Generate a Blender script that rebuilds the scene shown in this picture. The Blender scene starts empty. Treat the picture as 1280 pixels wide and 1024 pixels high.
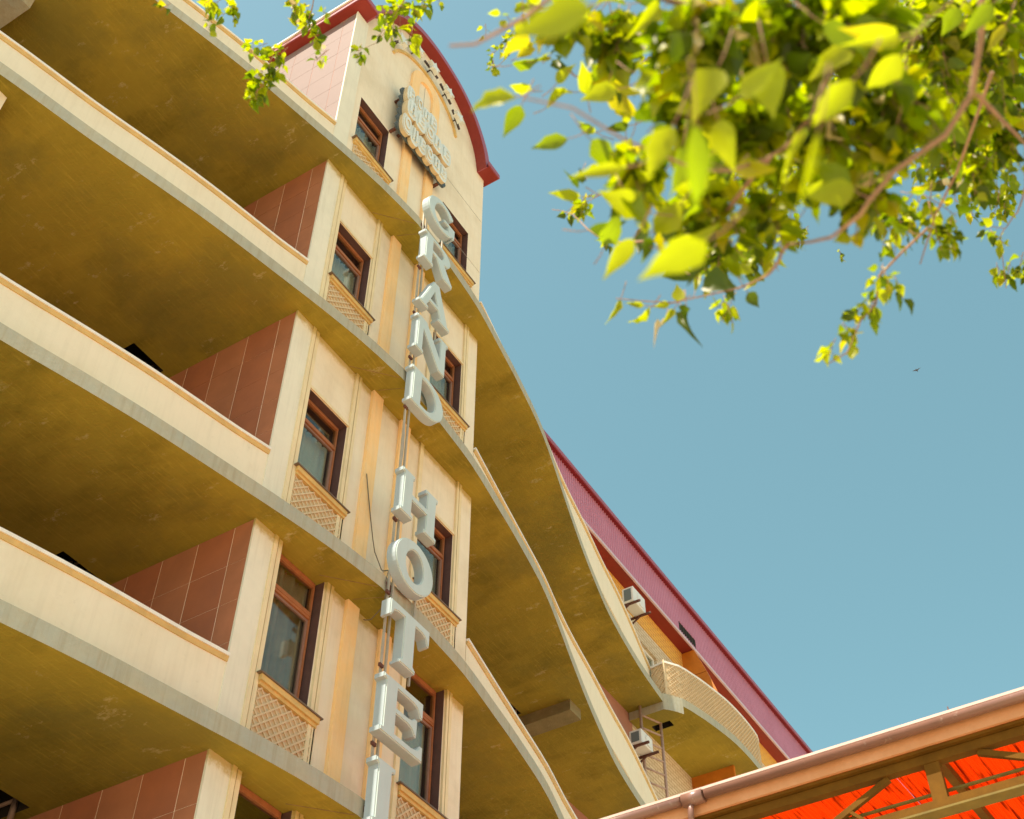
import bpy, bmesh, math, random
from mathutils import Vector, Matrix
from mathutils.geometry import tessellate_polygon

random.seed(11)
S = bpy.context.scene
COL = S.collection

# ------------------------------------------------------------------ camera
PITCH, ROLL, AZ = math.radians(47.2945), math.radians(0.44007), math.radians(57.7367)
cd = bpy.data.cameras.new('camera')
cam = bpy.data.objects.new('camera', cd)
COL.objects.link(cam)
cam.location = (-6.78094, -7.27235, -8.78022)
fw = Vector((math.cos(PITCH) * math.sin(AZ), math.cos(PITCH) * math.cos(AZ), math.sin(PITCH)))
rt = Vector((math.cos(AZ), -math.sin(AZ), 0))
up = rt.cross(fw)
r2 = math.cos(ROLL) * rt + math.sin(ROLL) * up
u2 = -math.sin(ROLL) * rt + math.cos(ROLL) * up
cam.rotation_euler = Matrix((r2, u2, -fw)).transposed().to_euler()
cd.sensor_width = 36.0
cd.sensor_fit = 'HORIZONTAL'
cd.lens = 1636.99 / 1280 * 36
cd.clip_start = 0.05
cd.clip_end = 600
cd.dof.use_dof = True
cd.dof.focus_distance = 15.0
cd.dof.aperture_fstop = 4.8
S.camera = cam

# ------------------------------------------------------------------ light
SUN_EL, SUN_AZ = math.radians(60), math.radians(281)      # azimuth clockwise from +Y
w = bpy.data.worlds.new('World')
S.world = w
w.use_nodes = True
nt = w.node_tree
nt.nodes.clear()
sky = nt.nodes.new('ShaderNodeTexSky')
sky.sky_type = 'NISHITA'
sky.sun_disc = False
sky.sun_elevation = SUN_EL
sky.sun_rotation = SUN_AZ
sky.air_density = 1.0
sky.dust_density = 1.6
sky.ozone_density = 0.7
hsv = nt.nodes.new('ShaderNodeHueSaturation')
hsv.inputs['Saturation'].default_value = 0.92
hsv.inputs['Hue'].default_value = 0.437
bg = nt.nodes.new('ShaderNodeBackground')
bg.inputs['Strength'].default_value = 0.10
wo = nt.nodes.new('ShaderNodeOutputWorld')
nt.links.new(sky.outputs[0], hsv.inputs['Color'])
nt.links.new(hsv.outputs[0], bg.inputs[0])
nt.links.new(bg.outputs[0], wo.inputs[0])
sd = bpy.data.lights.new('sun', 'SUN')
sd.energy = 4.4
sd.angle = math.radians(0.5)
sd.color = (1.0, 0.90, 0.74)
sun = bpy.data.objects.new('sun', sd)
COL.objects.link(sun)
sdir = Vector((math.cos(SUN_EL) * math.sin(SUN_AZ), math.cos(SUN_EL) * math.cos(SUN_AZ), math.sin(SUN_EL)))
sun.rotation_euler = sdir.to_track_quat('Z', 'Y').to_euler()
sun.location = (-20, 0, 30)
S.view_settings.view_transform = 'Standard'
S.view_settings.look = 'None'
S.view_settings.gamma = 1
S.view_settings.use_curve_mapping = False
S.view_settings.exposure = 1.05
S.render.engine = 'CYCLES'
S.cycles.max_bounces = 8
S.cycles.diffuse_bounces = 5
S.cycles.transparent_max_bounces = 12

# ------------------------------------------------------------------ materials
def mat(name, color, rough=0.75, var=0.0, scale=6.0, var2=None, streak=0.0, bump=0.0, bscale=40.0, metallic=0.0, spec=0.3, speck=0.0, speckcol=(1, 1, 1), speckscale=18, stretch=(1, 1, 1), stains=0.0, staincol=(0.1, 0.07, 0.03), scratch=0.0, grime=False):
    m = bpy.data.materials.new(name)
    m.use_nodes = True
    n = m.node_tree.nodes
    L = m.node_tree.links
    b = n['Principled BSDF']
    b.inputs['Roughness'].default_value = rough
    b.inputs['Metallic'].default_value = metallic
    b.inputs['Specular IOR Level'].default_value = spec
    tc = n.new('ShaderNodeTexCoord')
    geo = n.new('ShaderNodeNewGeometry')
    P = geo.outputs['Position']
    mp = n.new('ShaderNodeMapping')
    mp.inputs['Scale'].default_value = stretch
    L.new(P, mp.inputs[0])
    P = mp.outputs[0]
    cur = None
    def rgb(c):
        q = n.new('ShaderNodeRGB')
        q.outputs[0].default_value = (*c, 1)
        return q.outputs[0]
    def noise(scale, detail=5, rough_=0.6, vec=P):
        q = n.new('ShaderNodeTexNoise')
        q.inputs['Scale'].default_value = scale
        q.inputs['Detail'].default_value = detail
        q.inputs['Roughness'].default_value = rough_
        L.new(vec, q.inputs['Vector'])
        return q.outputs['Fac']
    def ramp(f, a, c):
        q = n.new('ShaderNodeMapRange')
        q.inputs['From Min'].default_value = a
        q.inputs['From Max'].default_value = c
        L.new(f, q.inputs['Value'])
        return q.outputs[0]
    def mix(f, a, c, mode='MIX'):
        q = n.new('ShaderNodeMix')
        q.data_type = 'RGBA'
        q.blend_type = mode
        if isinstance(f, float):
            q.inputs[0].default_value = f
        else:
            L.new(f, q.inputs[0])
        L.new(a, q.inputs[6])
        L.new(c, q.inputs[7])
        return q.outputs[2]
    def mul(f, k):
        q = n.new('ShaderNodeMath')
        q.operation = 'MULTIPLY'
        L.new(f, q.inputs[0])
        q.inputs[1].default_value = k
        return q.outputs[0]
    cur = rgb(color)
    if var > 0:
        c2 = var2 if var2 else tuple(x * (1 - var) for x in color)
        cur = mix(ramp(noise(scale), 0.36, 0.64), cur, rgb(c2))
        cur = mix(mul(ramp(noise(scale * 5.3, 6, .7), 0.35, 0.7), .35), cur, rgb(tuple(x * (1 - var) for x in color)))
    if streak > 0:
        m2 = n.new('ShaderNodeMapping')
        m2.inputs['Scale'].default_value = (9, 9, 0.5)
        L.new(geo.outputs['Position'], m2.inputs[0])
        cur = mix(mul(ramp(noise(2.0, 4, .6, m2.outputs[0]), 0.48, 0.72), streak), cur, rgb((0.30, 0.25, 0.15)))
    if stains > 0:
        cur = mix(mul(ramp(noise(0.9, 9, .68), 0.5, 0.66), stains), cur, rgb(staincol))
    if scratch > 0:      # trowel and formwork marks running along the slab
        m3 = n.new('ShaderNodeMapping')
        m3.inputs['Scale'].default_value = (1.6, 17, 1)
        m3.inputs['Rotation'].default_value = (0, 0, .25)
        L.new(geo.outputs['Position'], m3.inputs[0])
        cur = mix(mul(ramp(noise(2.2, 5, .7, m3.outputs[0]), 0.53, 0.72), scratch), cur, rgb(tuple(min(1, x * 1.55 + .02) for x in color)))
        m4 = n.new('ShaderNodeMapping')
        m4.inputs['Scale'].default_value = (1, 1, 1)
        m4.inputs['Location'].default_value = (7, 3, 1)
        L.new(geo.outputs['Position'], m4.inputs[0])
        cur = mix(mul(ramp(noise(.55, 8, .62, m4.outputs[0]), 0.50, 0.62), .5), cur, rgb((0.17, 0.145, 0.03)))
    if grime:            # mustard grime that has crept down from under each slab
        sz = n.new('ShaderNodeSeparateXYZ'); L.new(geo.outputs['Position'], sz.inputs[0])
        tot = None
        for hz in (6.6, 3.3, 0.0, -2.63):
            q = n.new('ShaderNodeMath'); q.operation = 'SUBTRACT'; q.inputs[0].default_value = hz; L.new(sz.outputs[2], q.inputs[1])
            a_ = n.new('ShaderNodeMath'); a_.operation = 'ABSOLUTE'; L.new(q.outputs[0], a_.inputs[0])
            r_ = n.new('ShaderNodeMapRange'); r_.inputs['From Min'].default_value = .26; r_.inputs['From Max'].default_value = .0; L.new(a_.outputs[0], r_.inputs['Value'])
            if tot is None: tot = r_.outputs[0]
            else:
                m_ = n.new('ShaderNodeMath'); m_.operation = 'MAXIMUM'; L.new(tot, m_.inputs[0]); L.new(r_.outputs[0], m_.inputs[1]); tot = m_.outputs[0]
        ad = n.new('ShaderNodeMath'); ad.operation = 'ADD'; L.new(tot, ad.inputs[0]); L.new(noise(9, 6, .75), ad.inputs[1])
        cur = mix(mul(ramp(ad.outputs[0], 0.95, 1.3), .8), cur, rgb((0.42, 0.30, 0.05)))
    if speck > 0:
        cur = mix(mul(ramp(noise(speckscale, 7, .75), 0.60, 0.74), speck), cur, rgb(speckcol))
    L.new(cur, b.inputs['Base Color'])
    if bump > 0:
        q = n.new('ShaderNodeBump')
        q.inputs['Strength'].default_value = bump
        q.inputs['Distance'].default_value = 0.01
        L.new(noise(bscale, 8, .7), q.inputs['Height'])
        L.new(q.outputs[0], b.inputs['Normal'])
    return m

M = {}
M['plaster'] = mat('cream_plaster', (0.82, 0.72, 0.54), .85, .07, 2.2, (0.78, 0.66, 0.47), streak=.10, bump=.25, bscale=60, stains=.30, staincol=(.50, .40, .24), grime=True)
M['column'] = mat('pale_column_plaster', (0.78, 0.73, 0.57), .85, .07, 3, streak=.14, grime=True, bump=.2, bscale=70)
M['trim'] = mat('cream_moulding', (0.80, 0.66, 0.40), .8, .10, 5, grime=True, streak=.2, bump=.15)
M['strip'] = mat('orange_strip_paint', (0.92, 0.58, 0.25), .8, .10, 3, (0.88, 0.62, 0.32), streak=.15, bump=.15)
M['parapet'] = mat('peach_parapet_paint', (0.80, 0.69, 0.51), .85, .10, 1.4, (0.78, 0.69, 0.51), bump=.15, streak=.10, stains=.22, staincol=(.62, .48, .28), speck=.25, speckcol=(.45, .36, .24), speckscale=11)
M['coping_white'] = mat('coping_white', (0.82, 0.76, 0.66), .6, .12, 8, speck=.3, speckcol=(.3, .25, .15))
M['coping_ochre'] = mat('coping_ochre', (0.66, 0.44, 0.17), .8, .2, 6)
M['fascia'] = mat('grey_slab_edge', (0.43, 0.39, 0.27), .9, .25, 2.4, (0.38, 0.38, 0.30), streak=.5, bump=.5, bscale=30, speck=.35, speckcol=(.55, .52, .44), speckscale=7)
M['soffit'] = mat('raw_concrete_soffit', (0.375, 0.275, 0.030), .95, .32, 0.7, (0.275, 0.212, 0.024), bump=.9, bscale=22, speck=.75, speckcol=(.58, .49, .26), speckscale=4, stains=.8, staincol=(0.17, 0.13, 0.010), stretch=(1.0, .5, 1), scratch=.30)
M['tile'] = mat('red_brown_tile', (0.44, 0.155, 0.075), .42, .18, 2.0, (0.36, 0.13, 0.07), spec=.4)
M['tile2'] = mat('red_brown_tile_pale', (0.47, 0.185, 0.095), .42, .18, 2.0, spec=.4)
M['grout'] = mat('tile_joint', (0.85, 0.68, 0.52), .9)
M['pink'] = mat('pink_panel', (0.21, 0.135, 0.11), .7, .05, 2)
M['maroon'] = mat('window_reveal_maroon', (0.12, 0.062, 0.052), .6, .2, 9)
M['wood'] = mat('window_frame_varnish', (0.40, 0.15, 0.055), .4, .25, 12, stretch=(1, 1, 1))
M['frame_grey'] = mat('inner_sash', (0.30, 0.17, 0.12), .5, .2, 9)
M['curtain'] = mat('net_curtain', (0.74, 0.68, 0.54), .95, .15, 2)
M['curtain_brown'] = mat('brown_curtain', (0.50, 0.36, 0.24), .95, .3, 3)
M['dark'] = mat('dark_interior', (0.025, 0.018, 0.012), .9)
M['sill'] = mat('ochre_sill', (0.72, 0.48, 0.17), .75, .2, 8)
M['sill_edge'] = mat('brown_sill_sheet', (0.17, 0.12, 0.08), .5)
M['lattice'] = mat('lattice_cream', (0.70, 0.54, 0.33), .8, .1, 8)
M['lattice_back'] = mat('lattice_backing', (0.62, 0.47, 0.28), .85, .1, 8)
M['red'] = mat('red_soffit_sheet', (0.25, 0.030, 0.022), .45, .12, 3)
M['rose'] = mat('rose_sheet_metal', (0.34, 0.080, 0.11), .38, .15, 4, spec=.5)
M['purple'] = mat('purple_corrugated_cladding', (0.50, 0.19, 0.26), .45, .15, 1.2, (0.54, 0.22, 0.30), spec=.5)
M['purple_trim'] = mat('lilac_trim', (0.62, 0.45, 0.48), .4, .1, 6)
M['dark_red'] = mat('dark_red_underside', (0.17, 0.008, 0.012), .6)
M['orange_panel'] = mat('orange_wall_panel', (0.60, 0.19, 0.018), .5, .2, 3)
M['pinkwall'] = mat('dull_pink_tile', (0.42, 0.19, 0.13), .7, .15, 2)
M['letter'] = mat('pale_mint_letter_face', (0.53, 0.61, 0.57), .35, .06, 3, spec=.4, streak=.08)
M['letter_side'] = mat('white_letter_side', (0.40, 0.47, 0.49), .75, .08, 4, streak=.12)
M['rail'] = mat('grey_sign_rail', (0.42, 0.38, 0.30), .5, .2, 8)
M['emblem'] = mat('pale_emblem_face', (0.72, 0.76, 0.70), .4, .12, 6, streak=.2)
M['emblem_side'] = mat('yellowed_emblem_side', (0.66, 0.52, 0.30), .5, .15, 9)
M['emblem_back'] = mat('dark_slate_emblem_back', (0.085, 0.11, 0.12), .5, .2, 6)
M['rod'] = mat('dark_rod', (0.07, 0.05, 0.045), .5)
M['rust'] = mat('rust_brown_bracket', (0.14, 0.055, 0.035), .7, .3, 10)
M['ladder'] = mat('ladder_paint', (0.50, 0.33, 0.25), .5, .3, 12)
M['ac'] = mat('ac_white_casing', (0.72, 0.70, 0.64), .4, .05, 5)
M['ac_dark'] = mat('ac_grey_grille', (0.14, 0.17, 0.17), .5)
M['gutter'] = mat('rose_brown_gutter_shaded', (0.25, 0.125, 0.09), .33, .15, 6, spec=.55, speck=.35, speckcol=(.75, .6, .5), speckscale=24)  # brown darkened so the gutter body reads as shaded
M['peach_board'] = mat('peach_fascia_board', (0.62, 0.29, 0.13), .7, .15, 5, (0.68, 0.34, 0.17), bump=.2)
M['truss'] = mat('brown_truss_paint', (0.160, 0.070, 0.007), .8, .3, 7, spec=.1)
M['truss_edge'] = mat('ochre_flange', (0.20, 0.135, 0.02), .7, .3, 7)
M['paving'] = mat('sandy_paving', (0.58, 0.47, 0.32), .9, .15, .6)
M['bark'] = mat('pinkish_bark', (0.42, 0.24, 0.14), .85, .35, 30, bump=.6, bscale=80)
M['cable'] = mat('grey_cable', (0.16, 0.13, 0.09), .7)
M['cable_pale'] = mat('pale_cable', (0.5, 0.45, 0.36), .7)
M['bird'] = mat('dark_feather', (0.05, 0.04, 0.04), .8)
M['mortar_line'] = mat('pale_joint', (0.33, 0.22, 0.07), .95, .4, 9)

def brick_mat(name, c1, c2, mortar, sc):
    m = bpy.data.materials.new(name); m.use_nodes = True
    n = m.node_tree.nodes; L = m.node_tree.links; b = n['Principled BSDF']
    g = n.new('ShaderNodeNewGeometry'); sx = n.new('ShaderNodeSeparateXYZ'); cx = n.new('ShaderNodeCombineXYZ')
    L.new(g.outputs['Position'], sx.inputs[0]); L.new(sx.outputs[0], cx.inputs[0]); L.new(sx.outputs[2], cx.inputs[1])
    t = n.new('ShaderNodeTexBrick'); L.new(cx.outputs[0], t.inputs['Vector'])
    t.inputs['Color1'].default_value = (*c1, 1); t.inputs['Color2'].default_value = (*c2, 1); t.inputs['Mortar'].default_value = (*mortar, 1)
    t.inputs['Scale'].default_value = sc; t.inputs['Mortar Size'].default_value = .018; t.inputs['Brick Width'].default_value = .5; t.inputs['Row Height'].default_value = .17
    L.new(t.outputs[0], b.inputs['Base Color']); b.inputs['Roughness'].default_value = .85
    bp = n.new('ShaderNodeBump'); bp.inputs['Strength'].default_value = .6; bp.inputs['Distance'].default_value = .01; bp.invert = True
    L.new(t.outputs['Fac'], bp.inputs['Height']); L.new(bp.outputs[0], b.inputs['Normal'])
    return m
M['brick_cream'] = brick_mat('cream_brick', (0.66, 0.52, 0.34), (0.60, 0.46, 0.29), (0.42, 0.27, 0.14), 2.0)
M['brick_glow'] = brick_mat('orange_bounce_glow_brick', (0.80, 0.43, 0.06), (0.76, 0.38, 0.07), (0.50, 0.20, 0.05), 2.0)  # brick with warm bounce light under the roof soffit put into its colour

def glass_mat():
    m = bpy.data.materials.new('window_glass'); m.use_nodes = True
    n = m.node_tree.nodes; L = m.node_tree.links; n.clear()
    o = n.new('ShaderNodeOutputMaterial'); mx = n.new('ShaderNodeMixShader'); tr = n.new('ShaderNodeBsdfTransparent'); gl = n.new('ShaderNodeBsdfGlossy')
    tr.inputs[0].default_value = (.80, .84, .82, 1); gl.inputs['Roughness'].default_value = .04; gl.inputs[0].default_value = (.80, .76, .68, 1)
    lw = n.new('ShaderNodeLayerWeight'); mr = n.new('ShaderNodeMapRange'); mr.inputs['From Min'].default_value = .2; mr.inputs['From Max'].default_value = 1; mr.inputs['To Min'].default_value = .05; mr.inputs['To Max'].default_value = .28
    L.new(lw.outputs['Facing'], mr.inputs['Value']); L.new(mr.outputs[0], mx.inputs[0]); L.new(tr.outputs[0], mx.inputs[1]); L.new(gl.outputs[0], mx.inputs[2]); L.new(mx.outputs[0], o.inputs[0])
    return m
M['glass'] = glass_mat()
M['beam'] = mat('olive_grey_beam', (0.27, 0.215, 0.10), .95, .3, 3, bump=.5, speck=.4, speckcol=(.45, .4, .28), speckscale=8)
M['gutter_rim_lit'] = mat('pale_pink_sunlit_rim', (0.60, 0.43, 0.36), .45, .15, 9, speck=.3, speckcol=(.3, .15, .1), speckscale=30)  # sunlit upper rim of the gutter, put into a pale colour

def leaf_mat(name, refl, trans, tf=0.55, gl=0.02):
    m = bpy.data.materials.new(name); m.use_nodes = True
    n = m.node_tree.nodes; L = m.node_tree.links; n.clear()
    o = n.new('ShaderNodeOutputMaterial'); d = n.new('ShaderNodeBsdfDiffuse'); t = n.new('ShaderNodeBsdfTranslucent'); g = n.new('ShaderNodeBsdfGlossy')
    ge = n.new('ShaderNodeNewGeometry'); no = n.new('ShaderNodeTexNoise'); no.inputs['Scale'].default_value = 14; no.inputs['Detail'].default_value = 3
    L.new(ge.outputs['Position'], no.inputs['Vector'])
    def vary(c, k):
        q = n.new('ShaderNodeMix'); q.data_type = 'RGBA'; L.new(no.outputs[0], q.inputs[0])
        q.inputs[6].default_value = (*[x * (1 - k) for x in c], 1); q.inputs[7].default_value = (*[min(1, x * (1 + k)) for x in c], 1); return q.outputs[2]
    # veins: a pale midrib and slanting side veins in the blade's own coordinates
    tc = n.new('ShaderNodeTexCoord'); sp = n.new('ShaderNodeSeparateXYZ'); L.new(tc.outputs['Object'], sp.inputs[0])
    def mth(op, a, b=None):
        q = n.new('ShaderNodeMath'); q.operation = op
        for i, v in enumerate((a, b)):
            if v is None: continue
            if isinstance(v, (int, float)): q.inputs[i].default_value = v
            else: L.new(v, q.inputs[i])
        return q.outputs[0]
    ay = mth('ABSOLUTE', sp.outputs[1]); rib = mth('LESS_THAN', ay, .022)
    side = mth('GREATER_THAN', mth('SINE', mth('MULTIPLY', mth('SUBTRACT', sp.outputs[0], mth('MULTIPLY', ay, .7)), 52)), .90)
    vein = mth('MULTIPLY', mth('MAXIMUM', rib, mth('MULTIPLY', side, .5)), mth('LESS_THAN', ay, .6))
    def veined(c, k):
        q = n.new('ShaderNodeMix'); q.data_type = 'RGBA'; L.new(mth('MULTIPLY', vein, .45), q.inputs[0]); L.new(c, q.inputs[6]); q.inputs[7].default_value = (*k, 1); return q.outputs[2]
    L.new(veined(vary(refl, .3), tuple(min(1, x * 1.5 + .02) for x in refl)), d.inputs[0]); L.new(veined(vary(trans, .3), tuple(x * .55 for x in trans)), t.inputs[0])
    g.inputs['Roughness'].default_value = .35; g.inputs[0].default_value = (1, .95, .85, 1)
    m1 = n.new('ShaderNodeMixShader'); m1.inputs[0].default_value = tf; L.new(d.outputs[0], m1.inputs[1]); L.new(t.outputs[0], m1.inputs[2])
    m2 = n.new('ShaderNodeMixShader'); m2.inputs[0].default_value = gl; L.new(m1.outputs[0], m2.inputs[1]); L.new(g.outputs[0], m2.inputs[2])
    L.new(m2.outputs[0], o.inputs[0])
    return m
LM = [leaf_mat('leaf_lime', (0.24, 0.27, 0.0005), (0.56, 0.62, 0.0005)),
      leaf_mat('leaf_green', (0.11, 0.16, 0.0005), (0.34, 0.45, 0.0005)),
      leaf_mat('leaf_deep_green', (0.055, 0.085, 0.001), (0.13, 0.20, 0.0005)),
      leaf_mat('leaf_golden', (0.26, 0.25, 0.003), (0.70, 0.62, 0.001)),
      leaf_mat('leaf_pale', (0.70, 0.55, 0.30), (0.7, 0.55, 0.2), .3, .2)]
def reed_mat():
    m = mat('red_orange_reed', (0.85, 0.10, 0.008), .8, spec=0.0)
    n = m.node_tree.nodes; L = m.node_tree.links; b = n['Principled BSDF']
    g = n.new('ShaderNodeNewGeometry'); mp = n.new('ShaderNodeMapping'); mp.inputs['Scale'].default_value = (1.6, 34, 1)
    L.new(g.outputs['Position'], mp.inputs[0])
    no = n.new('ShaderNodeTexNoise'); no.inputs['Scale'].default_value = 1.5; no.inputs['Detail'].default_value = 5; L.new(mp.outputs[0], no.inputs['Vector'])
    cr = n.new('ShaderNodeValToRGB'); cr.color_ramp.elements[0].position = .33; cr.color_ramp.elements[0].color = (.30, .022, .004, 1)
    cr.color_ramp.elements[1].position = .46; cr.color_ramp.elements[1].color = (.90, .15, .010, 1)
    L.new(no.outputs[0], cr.inputs[0]); L.new(cr.outputs[0], b.inputs['Base Color'])
    t = n.new('ShaderNodeBsdfTranslucent'); L.new(cr.outputs[0], t.inputs[0])
    mx = n.new('ShaderNodeMixShader'); mx.inputs[0].default_value = .6
    o = [q for q in n if q.type == 'OUTPUT_MATERIAL'][0]
    L.new(b.outputs[0], mx.inputs[1]); L.new(t.outputs[0], mx.inputs[2]); L.new(mx.outputs[0], o.inputs[0])
    return m
M['reed'] = reed_mat()

# ------------------------------------------------------------------ helpers
def add_box(bm, lo, hi, mi=0):
    x0, y0, z0 = lo; x1, y1, z1 = hi
    v = [bm.verts.new(p) for p in ((x0, y0, z0), (x1, y0, z0), (x1, y1, z0), (x0, y1, z0), (x0, y0, z1), (x1, y0, z1), (x1, y1, z1), (x0, y1, z1))]
    for f in ((0, 3, 2, 1), (4, 5, 6, 7), (0, 1, 5, 4), (1, 2, 6, 5), (2, 3, 7, 6), (3, 0, 4, 7)):
        bm.faces.new([v[i] for i in f]).material_index = mi
def add_bar(bm, a, b, w, h, mi=0, upv=(0, 0, 1)):
    a = Vector(a); b = Vector(b); d = (b - a).normalized(); s = d.cross(Vector(upv))
    if s.length < 1e-4: s = d.cross(Vector((0, 1, 0)))
    s.normalize(); t = s.cross(d)
    v = []
    for p in (a, b):
        for i, j in ((-1, -1), (1, -1), (1, 1), (-1, 1)):
            v.append(bm.verts.new(p + s * (i * w / 2) + t * (j * h / 2)))
    for f in ((3, 2, 1, 0), (4, 5, 6, 7), (0, 1, 5, 4), (1, 2, 6, 5), (2, 3, 7, 6), (3, 0, 4, 7)):
        bm.faces.new([v[i] for i in f]).material_index = mi
def add_tube(bm, pts, r0, r1=None, n=8, mi=0, smooth=True):
    r1 = r0 if r1 is None else r1
    pts = [Vector(p) for p in pts]; rings = []
    ref = Vector((0.31, 0.17, 0.93))
    for i, p in enumerate(pts):
        d = (pts[min(i + 1, len(pts) - 1)] - pts[max(i - 1, 0)]).normalized()
        s = d.cross(ref)
        if s.length < .05: s = d.cross(Vector((1, 0, 0)))
        s.normalize(); t = s.cross(d)
        r = r0 + (r1 - r0) * i / max(1, len(pts) - 1)
        rings.append([bm.verts.new(p + s * (r * math.cos(2 * math.pi * k / n)) + t * (r * math.sin(2 * math.pi * k / n))) for k in range(n)])
    for a, b in zip(rings, rings[1:]):
        for k in range(n):
            f = bm.faces.new((a[k], a[(k + 1) % n], b[(k + 1) % n], b[k])); f.smooth = smooth; f.material_index = mi
    bm.faces.new(rings[0][::-1]).material_index = mi; bm.faces.new(rings[-1]).material_index = mi
def add_prism(bm, outer, holes, fn, d0, d1, mi_cap0=0, mi_cap1=0, mi_side=0, mi_hole=None):
    """outer / holes: 2D loops; fn(u, v, d) -> 3D point; extruded from depth d0 to d1."""
    loops = [outer] + list(holes)
    tris = tessellate_polygon([[Vector((u, v, 0)) for u, v in l] for l in loops])
    flat = [p for l in loops for p in l]
    A = [bm.verts.new(fn(u, v, d0)) for u, v in flat]
    B = [bm.verts.new(fn(u, v, d1)) for u, v in flat]
    for t in tris:
        for vs, mi in ((A, mi_cap0), (B, mi_cap1)):
            try:
                f = bm.faces.new([vs[i] for i in t]); f.material_index = mi
            except ValueError: pass
    k = 0
    for li, l in enumerate(loops):
        n = len(l)
        for i in range(n):
            f = bm.faces.new((A[k + i], A[k + (i + 1) % n], B[k + (i + 1) % n], B[k + i]))
            f.material_index = mi_side if (li == 0 or mi_hole is None) else mi_hole
        k += n
def obj(name, bm, mats, parent=None, label=None, stuff=False, fix=True, bevel=0):
    if fix: bmesh.ops.recalc_face_normals(bm, faces=bm.faces)
    me = bpy.data.meshes.new(name); bm.to_mesh(me); bm.free()
    for q in (mats if isinstance(mats, (list, tuple)) else [mats]): me.materials.append(q if not isinstance(q, str) else M[q])
    o = bpy.data.objects.new(name, me); COL.objects.link(o)
    if parent:
        o.parent = parent; o.matrix_parent_inverse = Matrix.Translation(Vector(-parent_loc(parent)))
    if label: o['label'] = label
    if stuff: o['kind'] = 'stuff'
    if bevel:
        b = o.modifiers.new('bevel', 'BEVEL'); b.width = bevel; b.segments = 2; b.limit_method = 'ANGLE'
    return o
def parent_loc(p):
    return p.location.copy()      # every part's own transform is the identity, so only its own location counts
def thing(name, label, cat, loc=(0, 0, 0), group=None):
    o = bpy.data.objects.new(name, None); COL.objects.link(o); o.location = loc; o.empty_display_size = .2
    o['label'] = label; o['category'] = cat
    if group: o['group'] = group
    return o
def box_obj(name, lo, hi, m, parent=None, **k):
    bm = bmesh.new(); add_box(bm, lo, hi); return obj(name, bm, m, parent, **k)
def shared(src, name, loc, parent, label=None):
    o = bpy.data.objects.new(name, src); COL.objects.link(o); o.parent = parent
    o.matrix_parent_inverse = Matrix.Translation(Vector(-parent_loc(parent))); o.location = loc
    if label: o['label'] = label
    return o
def cr_curve(pts, step=.25):
    """dense smooth curve through points (Catmull-Rom, non uniform in x)"""
    out = []
    P = [Vector(p) for p in pts]; P = [P[0] * 2 - P[1]] + P + [P[-1] * 2 - P[-2]]
    for i in range(1, len(P) - 2):
        n = max(1, int((P[i + 1] - P[i]).length / step))
        for k in range(n):
            t = k / n
            out.append(.5 * ((2 * P[i]) + (P[i + 1] - P[i - 1]) * t + (2 * P[i - 1] - 5 * P[i] + 4 * P[i + 1] - P[i + 2]) * t * t + (3 * P[i] - P[i - 1] - 3 * P[i + 1] + P[i + 2]) * t ** 3))
    out.append(P[-2]); return out
XYZ = lambda u, v, d: (u, v, d)       # plan polygon, extruded in z
XZ = lambda u, v, d: (u, d, v)        # elevation polygon, extruded in y
YZ = lambda u, v, d: (d, u, v)        # side elevation polygon, extruded in x
def sweep(bm, line, prof, mis=None, close_ends=True):
    """line: plan points (x, y); prof: closed loop of (offset along outward normal, z)."""
    line = [Vector((p[0], p[1])) for p in line]; R = []
    for i, p in enumerate(line):
        d = (line[min(i + 1, len(line) - 1)] - line[max(i - 1, 0)]).normalized(); nrm = Vector((d.y, -d.x))
        R.append([bm.verts.new((p.x + nrm.x * o, p.y + nrm.y * o, z)) for o, z in prof])
    n = len(prof)
    for a, b in zip(R, R[1:]):
        for k in range(n):
            f = bm.faces.new((a[k], a[(k + 1) % n], b[(k + 1) % n], b[k])); f.material_index = mis[k] if mis else 0
    if close_ends:
        bm.faces.new(R[0]).material_index = 0; bm.faces.new(R[-1][::-1]).material_index = 0
# ------------------------------------------------------------------ ground
GZ = -10.38
bm = bmesh.new(); add_box(bm, (-300, -300, GZ - 1), (300, 300, GZ))
g = obj('ground', bm, 'paving'); g['kind'] = 'structure'

# ------------------------------------------------------------------ hotel
hotel = thing('hotel_building', 'tall cream hotel with an arched red tower top and wavy concrete balconies on both sides', 'hotel', (1.87, 1.2, GZ))
FRONT = cr_curve([(-7.5, 1.62), (-6, 1.2), (-4.2, .70), (-3, .42), (-2.2, .21), (-1.45, .03), (-.44, -.17), (.14, -.28), (.7, -.37), (1.05, -.41), (1.5, -.45)]) + \
        [Vector((1.68, -.44))] + cr_curve([(2.38, -.42), (3.2, -.35), (4.1, -.2), (4.87, -.06), (6, .19), (7.65, .70), (8.6, .99), (9.6, 1.27), (10.7, 1.54), (12.3, 1.81), (13.58, 1.95)])
BACK = 2.73
LEVELS = {'A': 6.6, 'B': 3.3, 'C': 0.0, 'D': -2.63, 'E': -5.3, 'F': -8.0}
TH = .19
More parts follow.
